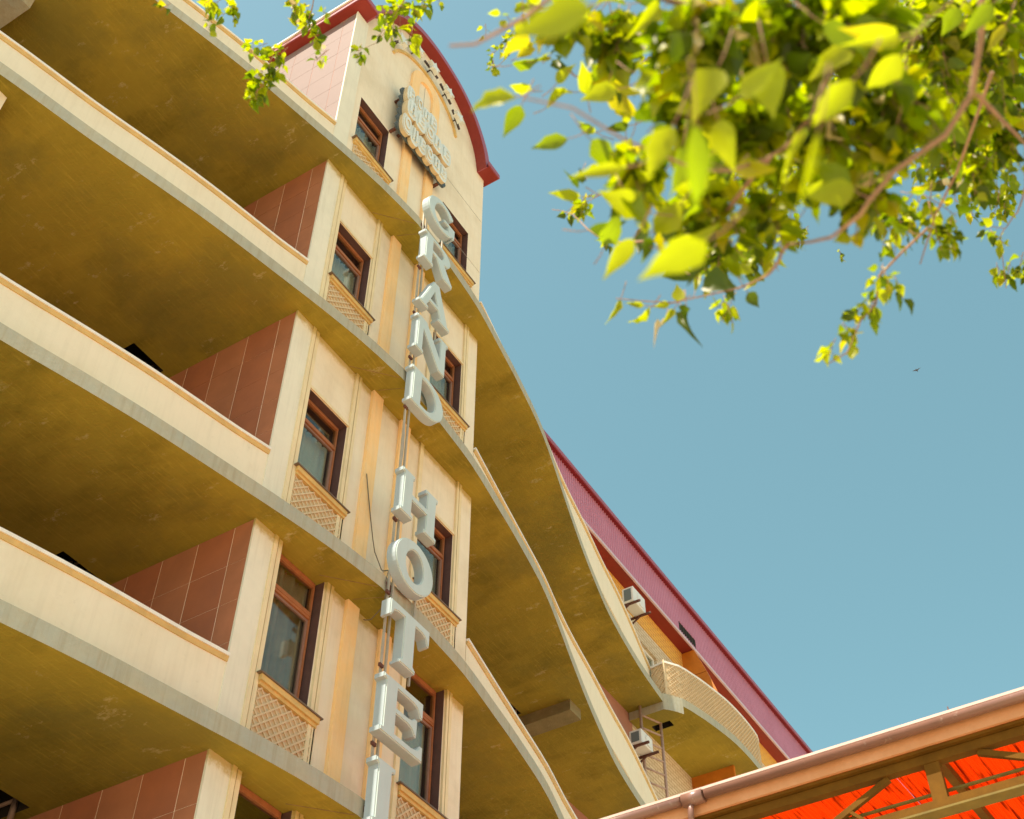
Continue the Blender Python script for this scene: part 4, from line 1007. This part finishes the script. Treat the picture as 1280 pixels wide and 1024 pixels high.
 ((-5.340,-6.863,-6.181),(-5.346,-6.933,-6.186),0.0373,(-0.503,0.293,-0.813),0),
 ((-5.408,-6.871,-6.471),(-5.356,-6.913,-6.500),0.0390,(-0.505,0.289,-0.813),0),
 ((-5.150,-6.889,-6.292),(-5.200,-6.839,-6.353),0.0242,(-0.734,-0.296,-0.611),1),
 ((-5.444,-6.883,-6.123),(-5.401,-6.880,-6.167),0.0288,(-0.180,0.169,-0.969),1),
 ((-5.304,-7.022,-6.181),(-5.320,-7.028,-6.127),0.0204,(0.090,-0.534,-0.841),0),
 ((-5.141,-6.752,-6.323),(-5.215,-6.741,-6.310),0.0330,(-0.921,0.014,-0.389),2),
 ((-5.402,-7.142,-6.119),(-5.425,-7.104,-6.122),0.0202,(-0.558,-0.142,-0.818),0),
 ((-5.081,-7.120,-6.313),(-5.070,-7.098,-6.359),0.0230,(-0.350,-0.407,-0.844),0),
 ((-5.252,-6.708,-6.262),(-5.250,-6.661,-6.304),0.0229,(-0.028,-0.366,-0.930),0),
 ((-5.638,-7.195,-6.715),(-5.723,-7.163,-6.748),0.0365,(-0.020,0.195,-0.981),0),
 ((-5.580,-6.967,-6.820),(-5.647,-6.982,-6.797),0.0303,(-0.107,-0.007,-0.994),0),
 ((-5.378,-6.902,-6.514),(-5.433,-6.933,-6.481),0.0369,(-0.589,-0.077,-0.804),0),
 ((-5.114,-6.996,-6.301),(-5.124,-6.948,-6.308),0.0252,(-0.661,-0.012,-0.750),1),
 ((-5.733,-6.992,-7.138),(-5.741,-7.062,-7.213),0.0282,(-0.842,0.145,-0.520),3),
 ((-5.457,-7.119,-6.402),(-5.517,-7.183,-6.466),0.0276,(-0.120,-0.205,-0.971),0),
 ((-5.132,-6.941,-6.296),(-5.182,-7.000,-6.367),0.0265,(-0.878,-0.388,-0.279),0),
 ((-5.084,-6.958,-6.326),(-5.040,-7.004,-6.337),0.0232,(-0.958,-0.188,-0.216),0),
 ((-5.189,-6.677,-6.308),(-5.247,-6.740,-6.356),0.0231,(-0.343,-0.053,-0.938),2),
 ((-5.287,-7.267,-6.179),(-5.224,-7.300,-6.181),0.0260,(-0.439,-0.517,-0.735),0),
 ((-5.141,-6.891,-6.297),(-5.136,-6.937,-6.268),0.0271,(-0.531,-0.046,-0.846),1),
 ((-5.401,-6.965,-6.641),(-5.501,-6.983,-6.669),0.0389,(-0.642,-0.336,-0.689),2),
 ((-5.635,-6.919,-6.816),(-5.546,-6.950,-6.787),0.0389,(-0.077,-0.527,-0.846),3),
 ((-5.448,-6.948,-6.594),(-5.437,-6.940,-6.703),0.0281,(-0.672,0.306,-0.674),3),
 ((-5.412,-6.947,-6.131),(-5.404,-7.007,-6.208),0.0266,(-0.178,-0.694,-0.697),0),
 ((-5.241,-6.621,-6.290),(-5.163,-6.620,-6.247),0.0202,(-0.545,-0.424,-0.724),0),
 ((-5.813,-7.262,-7.193),(-5.786,-7.201,-7.196),0.0371,(-0.151,-0.170,-0.974),0),
 ((-5.425,-7.017,-6.869),(-5.468,-7.078,-6.868),0.0360,(-0.749,-0.383,-0.540),0),
 ((-5.405,-7.029,-6.125),(-5.410,-6.983,-6.052),0.0252,(-0.485,-0.359,-0.798),0),
 ((-5.294,-6.954,-6.194),(-5.248,-6.969,-6.249),0.0306,(-0.416,0.298,-0.859),1),
 ((-5.026,-7.072,-6.356),(-5.048,-7.120,-6.351),0.0307,(-0.579,-0.152,-0.801),2),
 ((-5.177,-6.681,-6.315),(-5.237,-6.672,-6.301),0.0278,(-0.401,0.119,-0.908),1),
 ((-5.428,-7.047,-6.112),(-5.430,-6.995,-6.041),0.0234,(-0.695,0.201,-0.690),0),
 ((-5.480,-7.002,-6.091),(-5.533,-6.966,-6.170),0.0211,(-0.704,-0.261,-0.661),0),
 ((-5.438,-6.946,-6.118),(-5.507,-6.914,-6.162),0.0307,(-0.781,0.178,-0.598),0),
 ((-5.200,-6.918,-6.255),(-5.285,-6.890,-6.330),0.0268,(-0.040,-0.036,-0.999),0),
 ((-5.426,-7.112,-6.108),(-5.458,-7.079,-6.110),0.0179,(-0.144,0.385,-0.912),1),
 ((-5.855,-7.272,-7.220),(-5.910,-7.211,-7.273),0.0260,(-0.347,-0.318,-0.882),0),
 ((-5.500,-7.056,-6.892),(-5.532,-7.125,-6.913),0.0313,(-0.143,-0.460,-0.876),0),
 ((-5.480,-6.926,-6.885),(-5.487,-6.996,-6.874),0.0309,(-0.709,0.283,-0.646),0),
 ((-5.292,-6.851,-6.210),(-5.367,-6.877,-6.211),0.0320,(-0.278,-0.065,-0.958),2),
 ((-5.111,-6.900,-6.316),(-5.176,-6.966,-6.387),0.0312,(-0.660,-0.370,-0.654),0),
 ((-5.600,-7.121,-7.116),(-5.638,-7.084,-7.061),0.0386,(-0.946,0.205,-0.252),1),
 ((-5.232,-6.830,-6.497),(-5.196,-6.852,-6.570),0.0306,(-0.463,-0.485,-0.742),0),
 ((-5.300,-7.086,-6.178),(-5.349,-7.056,-6.199),0.0180,(-0.964,0.063,-0.257),0),
 ((-5.733,-7.236,-6.980),(-5.717,-7.280,-7.054),0.0372,(-0.304,-0.014,-0.953),1),
 ((-5.388,-7.230,-6.313),(-5.426,-7.176,-6.298),0.0271,(-0.751,-0.043,-0.659),1),
 ((-5.424,-6.738,-6.634),(-5.347,-6.760,-6.641),0.0315,(-0.266,-0.769,-0.582),3),
 ((-5.341,-6.672,-6.218),(-5.300,-6.630,-6.204),0.0213,(-0.485,-0.390,-0.783),1),
 ((-5.568,-6.604,-6.119),(-5.598,-6.649,-6.139),0.0232,(-0.037,-0.623,-0.782),2),
 ((-5.561,-6.769,-6.086),(-5.575,-6.761,-6.182),0.0181,(0.054,0.090,-0.994),0),
 ((-5.390,-6.610,-6.206),(-5.433,-6.589,-6.204),0.0177,(0.095,-0.390,-0.916),0),
 ((-5.456,-6.754,-6.139),(-5.436,-6.676,-6.041),0.0359,(-0.014,0.099,-0.995),2),
 ((-5.494,-6.802,-6.112),(-5.597,-6.825,-6.189),0.0285,(-0.176,-0.335,-0.925),1),
 ((-5.383,-6.557,-6.412),(-5.442,-6.507,-6.434),0.0260,(-0.447,-0.342,-0.827),0),
 ((-5.610,-6.628,-6.094),(-5.565,-6.629,-6.082),0.0194,(0.123,-0.517,-0.847),1),
 ((-5.636,-6.709,-6.065),(-5.660,-6.767,-6.155),0.0236,(-0.064,-0.120,-0.991),0),
 ((-5.443,-6.658,-6.166),(-5.475,-6.633,-6.072),0.0361,(-0.653,0.246,-0.716),1),
 ((-5.424,-6.780,-6.150),(-5.455,-6.826,-6.183),0.0181,(-0.447,0.096,-0.889),1),
 ((-5.578,-6.687,-6.393),(-5.648,-6.714,-6.384),0.0303,(-0.576,-0.246,-0.780),0),
 ((-5.368,-6.674,-6.206),(-5.428,-6.704,-6.180),0.0257,(0.169,-0.363,-0.916),0),
 ((-5.669,-6.831,-6.308),(-5.675,-6.757,-6.217),0.0255,(-0.252,-0.747,-0.615),1),
 ((-5.513,-6.583,-6.150),(-5.532,-6.641,-6.143),0.0282,(-0.750,-0.048,-0.659),0),
 ((-5.500,-6.631,-6.144),(-5.439,-6.643,-6.083),0.0168,(-0.638,0.223,-0.737),0),
 ((-5.553,-6.749,-6.094),(-5.487,-6.724,-6.064),0.0183,(-0.154,0.233,-0.960),0),
 ((-5.516,-6.750,-6.118),(-5.469,-6.657,-6.026),0.0296,(-0.871,0.052,-0.488),0),
 ((-5.328,-6.553,-6.256),(-5.310,-6.572,-6.181),0.0148,(-0.623,-0.657,-0.425),0),
 ((-5.695,-6.620,-6.262),(-5.675,-6.539,-6.239),0.0332,(0.137,0.211,-0.968),3),
 ((-5.456,-6.762,-6.138),(-5.427,-6.686,-6.033),0.0258,(0.069,-0.017,-0.997),3),
 ((-5.280,-6.563,-6.281),(-5.222,-6.593,-6.258),0.0234,(-0.603,-0.249,-0.758),1),
 ((-5.615,-6.632,-6.091),(-5.650,-6.667,-6.064),0.0289,(-0.582,-0.284,-0.762),0),
 ((-5.598,-6.745,-6.122),(-5.567,-6.678,-6.124),0.0409,(0.167,-0.025,-0.986),2),
 ((-5.419,-6.688,-6.172),(-5.515,-6.682,-6.213),0.0375,(-0.415,-0.097,-0.905),1),
 ((-5.601,-6.537,-6.122),(-5.565,-6.564,-6.000),0.0329,(-0.296,-0.390,-0.872),3),
 ((-5.586,-6.666,-6.096),(-5.651,-6.741,-6.176),0.0371,(0.066,-0.812,-0.579),1),
 ((-5.236,-6.610,-6.295),(-5.300,-6.666,-6.334),0.0223,(-0.388,-0.305,-0.870),0),
 ((-5.588,-6.703,-6.087),(-5.600,-6.655,-6.129),0.0332,(-0.009,-0.238,-0.971),3),
 ((-5.681,-6.599,-6.141),(-5.623,-6.567,-6.164),0.0359,(-0.806,-0.147,-0.574),0),
 ((-5.365,-6.679,-6.203),(-5.408,-6.636,-6.240),0.0237,(-0.347,-0.113,-0.931),2),
 ((-5.670,-6.605,-6.074),(-5.658,-6.550,-6.018),0.0235,(-0.473,-0.318,-0.821),0),
 ((-5.533,-6.733,-6.106),(-5.518,-6.760,-6.062),0.0158,(-0.457,-0.193,-0.868),0),
 ((-5.344,-6.544,-6.250),(-5.393,-6.538,-6.359),0.0215,(-0.219,0.062,-0.974),2),
 ((-5.574,-6.565,-6.126),(-5.526,-6.585,-6.030),0.0157,(-0.311,-0.247,-0.918),0),
 ((-5.652,-6.625,-6.077),(-5.657,-6.586,-5.961),0.0289,(-0.013,-0.220,-0.975),0),
 ((-5.472,-6.621,-6.160),(-5.437,-6.647,-6.120),0.0183,(-0.337,-0.330,-0.882),1),
 ((-5.594,-6.517,-6.131),(-5.573,-6.584,-6.140),0.0328,(0.109,0.214,-0.971),1),
 ((-5.573,-6.695,-6.096),(-5.496,-6.718,-6.017),0.0264,(-0.363,-0.184,-0.913),1),
 ((-5.377,-6.697,-6.517),(-5.468,-6.710,-6.528),0.0394,(-0.313,0.277,-0.908),0),
 ((-5.516,-6.619,-6.140),(-5.528,-6.578,-6.022),0.0231,(-0.444,0.012,-0.896),2),
 ((-5.583,-6.878,-6.190),(-5.654,-6.832,-6.252),0.0386,(-0.431,0.109,-0.896),2),
 ((-5.459,-6.685,-6.152),(-5.459,-6.741,-6.234),0.0215,(-0.689,-0.599,-0.407),2),
 ((-5.640,-6.596,-6.089),(-5.545,-6.611,-5.998),0.0315,(-0.126,-0.348,-0.929),3),
 ((-5.515,-6.736,-6.233),(-5.533,-6.669,-6.254),0.0393,(0.027,0.116,-0.993),1),
]
SPRAYS=[
 ((-5.768,-6.734,-6.447),0.054,7,7,0.055),
 ((-5.682,-6.789,-6.474),0.071,10,8,0.055),
 ((-5.904,-7.009,-7.065),0.083,17,9,0.060),
 ((-5.784,-7.095,-6.954),0.096,20,9,0.060),
 ((-5.733,-7.198,-6.976),0.096,26,9,0.060),
 ((-5.156,-7.312,-6.141),0.151,28,9,0.060),
 ((-5.045,-7.449,-6.098),0.137,24,9,0.060),
 ((-5.769,-6.922,-6.988),0.064,10,8,0.055),
 ((-5.663,-6.999,-6.952),0.086,15,9,0.055),
 ((-5.566,-7.087,-6.917),0.095,24,9,0.055),
 ((-5.539,-7.198,-6.927),0.095,24,9,0.055),
 ((-4.898,-7.314,-6.071),0.131,22,9,0.055),
 ((-4.743,-7.391,-6.062),0.083,13,8,0.050),
 ((-5.691,-6.811,-6.974),0.053,7,7,0.055),
 ((-5.566,-6.866,-6.952),0.082,13,8,0.055),
 ((-5.477,-6.940,-6.910),0.063,9,8,0.050),
 ((-5.424,-7.063,-6.841),0.051,8,7,0.050),
 ((-4.993,-6.691,-6.315),0.072,9,7,0.050),
 ((-4.838,-6.753,-6.164),0.060,6,7,0.050),
 ((-5.392,-7.120,-6.858),0.065,13,7,0.050),
 ((-4.751,-7.060,-6.187),0.073,5,7,0.045),
 ((-4.763,-7.154,-6.172),0.081,5,8,0.045),
 ((-4.706,-7.172,-6.216),0.052,4,6,0.045),
 ((-4.718,-7.280,-6.078),0.066,8,8,0.045),
 ((-4.810,-7.023,-6.401),0.038,3,6,0.045),
 ((-4.774,-6.963,-6.438),0.038,3,6,0.045),
 ((-4.792,-6.911,-6.496),0.037,2,6,0.045),
 ((-4.809,-6.868,-6.556),0.026,1,5,0.045),
 ((-4.070,-7.279,-5.572),0.046,2,6,0.045),
 ((-3.998,-7.288,-5.635),0.062,3,7,0.045),
 ((-4.031,-7.233,-5.606),0.031,1,4,0.045),
 ((-4.691,-6.187,-5.302),0.056,4,7,0.040),
 ((-4.691,-6.263,-5.523),0.029,2,5,0.040),
 ((-4.862,-6.651,-6.296),0.043,3,5,0.045),
 ((-4.289,-6.376,-3.960),0.202,9,8,0.050),
 ((-3.857,-6.615,-3.582),0.293,12,9,0.050),
 ((-3.642,-6.919,-3.679),0.293,22,9,0.050),
 ((-3.520,-7.256,-3.744),0.293,22,9,0.050),
 ((-3.400,-7.540,-3.831),0.257,19,9,0.050),
 ((-4.619,-7.474,-5.421),0.147,22,9,0.055),
 ((-4.348,-7.415,-5.360),0.141,22,9,0.055),
 ((-4.397,-7.223,-5.568),0.110,17,9,0.050),
 ((-4.093,-7.345,-5.172),0.124,17,9,0.050),
 ((-4.588,-7.307,-5.198),0.180,22,9,0.060),
 ((-3.595,-6.348,-3.781),0.257,10,9,0.045),
 ((-3.417,-6.643,-3.852),0.220,13,9,0.045),
 ((-3.342,-7.018,-3.870),0.220,15,9,0.045),
 ((-3.209,-7.340,-3.960),0.220,13,9,0.045),
 ((-3.347,-7.361,-4.485),0.067,8,8,0.040),
 ((-3.368,-7.212,-4.467),0.067,3,6,0.040),
 ((-3.536,-6.604,-4.390),0.084,4,7,0.040),
 ((-3.445,-6.730,-4.441),0.024,1,7,0.030),
 ((-5.660,-5.095,-4.421),0.024,1,3,0.045),
 ((-5.572,-5.208,-4.389),0.049,2,6,0.050),
 ((-5.535,-5.273,-4.370),0.043,2,6,0.050),
 ((-5.557,-5.188,-4.403),0.031,1,4,0.055),
 ((-5.537,-5.230,-4.389),0.031,1,3,0.045),
 ((-5.323,-5.187,-4.245),0.035,2,5,0.050),
 ((-5.260,-5.246,-4.239),0.029,3,6,0.040),
 ((-5.246,-5.205,-4.263),0.029,3,6,0.045),
 ((-5.234,-5.161,-4.287),0.032,4,6,0.050),
 ((-5.223,-5.107,-4.317),0.029,4,6,0.055),
 ((-5.423,-5.449,-4.327),0.049,3,6,0.050),
 ((-5.300,-5.392,-4.164),0.044,3,6,0.050),
 ((-5.236,-5.384,-4.188),0.038,2,5,0.050),
 ((-5.284,-5.468,-4.139),0.032,1,4,0.045),
 ((-5.159,-5.375,-4.218),0.035,2,5,0.040),
 ((-5.091,-5.480,-4.201),0.035,2,5,0.050),
 ((-5.137,-5.694,-4.218),0.056,4,6,0.050),
 ((-5.125,-5.757,-4.201),0.056,4,6,0.050),
 ((-5.083,-5.620,-4.151),0.038,2,5,0.045),
 ((-5.045,-5.667,-4.149),0.035,2,4,0.060),
 ((-5.056,-5.811,-4.097),0.029,1,4,0.040),
 ((-5.084,-5.787,-4.095),0.029,1,4,0.040),
 ((-4.957,-6.109,-4.495),0.035,2,7,0.030),
 ((-4.945,-6.052,-4.517),0.035,2,6,0.030),
 ((-4.923,-5.995,-4.543),0.026,2,6,0.035),
 ((-5.101,-6.072,-4.670),0.025,1,3,0.030),
 ((-5.061,-6.222,-4.645),0.034,2,6,0.030),
 ((-5.668,-6.545,-6.091),0.018,1,4,0.030),
]
bm = bmesh.new(); c0 = Vector((34.38, -2.22, 34.58))
add_tube(bm, [c0 + Vector((-.09, .02, 0)), c0 + Vector((-.04, 0, 0)), c0 + Vector((.05, 0, 0)), c0 + Vector((.10, 0, .01))], .022, .01, 8)
obj('body', bm, 'bird', bd)
for s_ in (-1, 1):
    bm = bmesh.new(); a = c0 + Vector((.02, s_ * .01, .01)); pts = [a + Vector((.03, 0, 0)), a + Vector((.0, s_ * .10, .05)), a + Vector((-.05, s_ * .19, .02)), a + Vector((-.05, s_ * .08, .03)), a + Vector((-.04, 0, 0))]
    v0 = [bm.verts.new(p) for p in pts]; v1 = [bm.verts.new(p + Vector((0, 0, .006))) for p in pts]
    bm.faces.new(v0); bm.faces.new(v1[::-1])
    for k in range(5): bm.faces.new((v0[k], v0[(k + 1) % 5], v1[(k + 1) % 5], v1[k]))
    obj('wing', bm, 'bird', bd)

# ------------------------------------------------------------------ tree
tree = thing('tree', 'leafy tree with backlit lime green leaves whose branches hang over the top right', 'tree', (-3.6, -9.3, GZ))
HUB = Vector((-4.913, -7.820, -5.286))
bm = bmesh.new(); add_tube(bm, cr_curve([Vector((-3.6, -9.3, GZ)), Vector((-3.62, -9.25, -8.6)), Vector((-3.8, -9.0, -7.2)), Vector((-4.2, -8.6, -6.2)), HUB]), .17, .035, 12); obj('trunk', bm, 'bark', tree)
for a, b in (((-3.8, -9.0, -7.2), [(-3.0, -8.9, -6.2), (-2.2, -8.9, -5.3), (-1.6, -9.2, -4.6)]), ((-4.2, -8.6, -6.2), [(-4.6, -9.2, -5.3), (-5.0, -9.6, -4.4)])):
    bm = bmesh.new(); add_tube(bm, cr_curve([Vector(a)] + [Vector(q) for q in b]), .06, .015, 8); obj('limb', bm, 'bark', tree)
for pts, ra, rb in BRANCHES:
    bm = bmesh.new(); P = cr_curve([Vector(p) for p in pts], .08)
    rr = random.Random(len(P)); P = [P[0]] + [p + Vector((rr.uniform(-1, 1), rr.uniform(-1, 1), rr.uniform(-1, 1))) * (.18 * ra + .0015) for p in P[1:-1]] + [P[-1]]
    add_tube(bm, P, ra, rb, 8); obj('branch', bm, 'bark', tree)
# one leaf: ovate blade with a drawn-out tip, folded along the midrib
def leaf_geo(fold=.22, curl=.15, wide=.5):
    prof = [(0, 0), (.07, .50), (.20, .92), (.34, 1.0), (.50, .86), (.66, .58), (.82, .24), (1.0, 0)]
    V = []; F = []
    for t, w_ in prof:
        z = -curl * (t - .35) ** 2
        V.append((t, 0, z))
        wv = .05 * math.sin(t * 19 + fold * 30)
        if 0 < t < 1: V.append((t - .03 * w_, w_ * wide * (1 + wv), z + fold * w_ * wide + wv * .5)); V.append((t + .01, -w_ * wide * (1 - wv), z + fold * w_ * wide * .8 - wv * .5))
    idx = [0] + [1 + 3 * i for i in range(6)] + [19]
    for i in range(7):
        a, b = idx[i], idx[i + 1]
        if i == 0: F += [(a, b, b + 1), (a, b + 2, b)]
        elif i == 6: F += [(a, b, a + 1), (a, a + 2, b)]
        else: F += [(a, b, b + 1, a + 1), (a, a + 2, b + 2, b)]
    return V, F
SH = [leaf_geo(.25, .35), leaf_geo(.45, .7), leaf_geo(.12, -.3), leaf_geo(.7, .25)]
def leaf_basis(base, tip, n, width):
    x = Vector(tip) - Vector(base); L = x.length; x.normalize(); n = Vector(n); y = n.cross(x)
    if y.length < .1: y = Vector((0, 0, 1)).cross(x)
    y.normalize(); z = x.cross(y)
    m = Matrix((x * L, y * width, z * L)).transposed().to_4x4(); m.translation = Vector(base); return m
leafmesh = {}
def leaf_obj(base, tip, n, width, mi, shp):
    if (mi, shp) not in leafmesh:
        V, F = SH[shp]; me = bpy.data.meshes.new('leaf'); me.from_pydata(V, [], F); me.materials.append(LM[mi])
        for p in me.polygons: p.use_smooth = True
        leafmesh[(mi, shp)] = me
    o = bpy.data.objects.new('leaf', leafmesh[(mi, shp)]); COL.objects.link(o)
    o.parent = tree; o.matrix_parent_inverse = Matrix.Translation(-tree.location); o.matrix_basis = leaf_basis(base, tip, n, width)
rr = random.Random(21)
cnt = 0
twig = bmesh.new()
for base, tip, w_, n, k in NEAR:
    leaf_obj(base, tip, n, w_, k, rr.choice((0, 0, 1, 2))); cnt += 1
    b = Vector(base); d = (b - Vector(tip)).normalized(); q = b + d * .05 + Vector((0, 0, .015)); add_tube(twig, [b, b + d * .02, q], .0008, .0012, 5)
camp = cam.location.copy()
cand = []
for c_, rad, nt_, nl_, size in SPRAYS:
    C0 = Vector(c_); toh = (HUB + Vector((0, 0, .6)) - C0); dist = toh.length; toh.normalize()
    far_left = dist > 3.6
    for t in range(nt_):
        end = C0 + Vector((rr.gauss(0, .45), rr.gauss(0, .45), rr.gauss(-.15, .45))) * rad
        root = C0 + (toh * rr.uniform(.5, 1.1) + Vector((rr.uniform(-.5, .5), rr.uniform(-.5, .5), rr.uniform(.1, .8)))) * rad * 1.1
        d = end - root; ln = d.length; 
        if ln < size: d = Vector((0, 0, -1)) * size * 2; ln = d.length; end = root + d
        dn = d.normalized(); side = dn.cross(Vector((0, 0, 1)))
        if side.length < .1: side = Vector((1, 0, 0))
        side.normalize()
        P = [root, root + d * .35 + Vector((0, 0, .06 * ln)), root + d * .7 + Vector((0, 0, .05 * ln)), end]
        P = cr_curve(P, .06)
        add_tube(twig, P, .0014 if rad > .05 else .0010, .0007, 4)
        tone = rr.random()
        for i in range(nl_):
            q = .15 + .85 * (i + rr.uniform(-.3, .3)) / nl_; q = min(max(q, 0), 1)
            p = P[min(int(q * (len(P) - 1)), len(P) - 1)].lerp(P[min(int(q * (len(P) - 1)) + 1, len(P) - 1)], (q * (len(P) - 1)) % 1)
            sg = 1 if i % 2 else -1
            ld = (side * sg * rr.uniform(.4, 1.2) + dn * rr.uniform(.3, 1.) + Vector((rr.gauss(0, .3), rr.gauss(0, .3), rr.uniform(-.9, .15)))).normalized()
            nrm = (Vector((rr.gauss(0, .5), rr.gauss(0, .5), 1)) + Vector((rr.gauss(0, .35), rr.gauss(0, .35), rr.gauss(0, .35)))).normalized()
            s_ = size * rr.uniform(.6, 1.15)
            pb = p + ld * .012
            cand.append(((pb - camp).length / s_, pb, pb + ld * s_, nrm, s_ * rr.uniform(.52, .68), rr.random() * .75 + tone * .25))
            if rad > .02: add_tube(twig, [p, pb], .0007, .0006, 3)
obj('twigs', twig, 'bark', tree, stuff=True)
cand.sort(key=lambda q: q[0])
def pick(t): return 0 if t < .42 else 1 if t < .70 else 2 if t < .86 else 3 if t < .94 else 4
nobj = 300 - cnt
for q in cand[:nobj]: leaf_obj(q[1], q[2], q[3], q[4], pick(q[5]), rr.randrange(4))
V = []; F = []; MI = []
for q in cand[nobj:]:
    m = leaf_basis(q[1], q[2], q[3], q[4]); v, f = SH[rr.randrange(4)]; o0 = len(V)
    V += [tuple(m @ Vector(p)) for p in v]; F += [tuple(i + o0 for i in g_) for g_ in f]; MI += [pick(q[5])] * len(f)
me = bpy.data.meshes.new('foliage'); me.from_pydata(V, [], F)
for l_ in LM: me.materials.append(l_)
me.polygons.foreach_set('material_index', MI); me.polygons.foreach_set('use_smooth', [True] * len(F))
o = bpy.data.objects.new('foliage', me); COL.objects.link(o); o.parent = tree; o.matrix_parent_inverse = Matrix.Translation(-tree.location); o['kind'] = 'stuff'
print('leaves', cnt, len(cand))
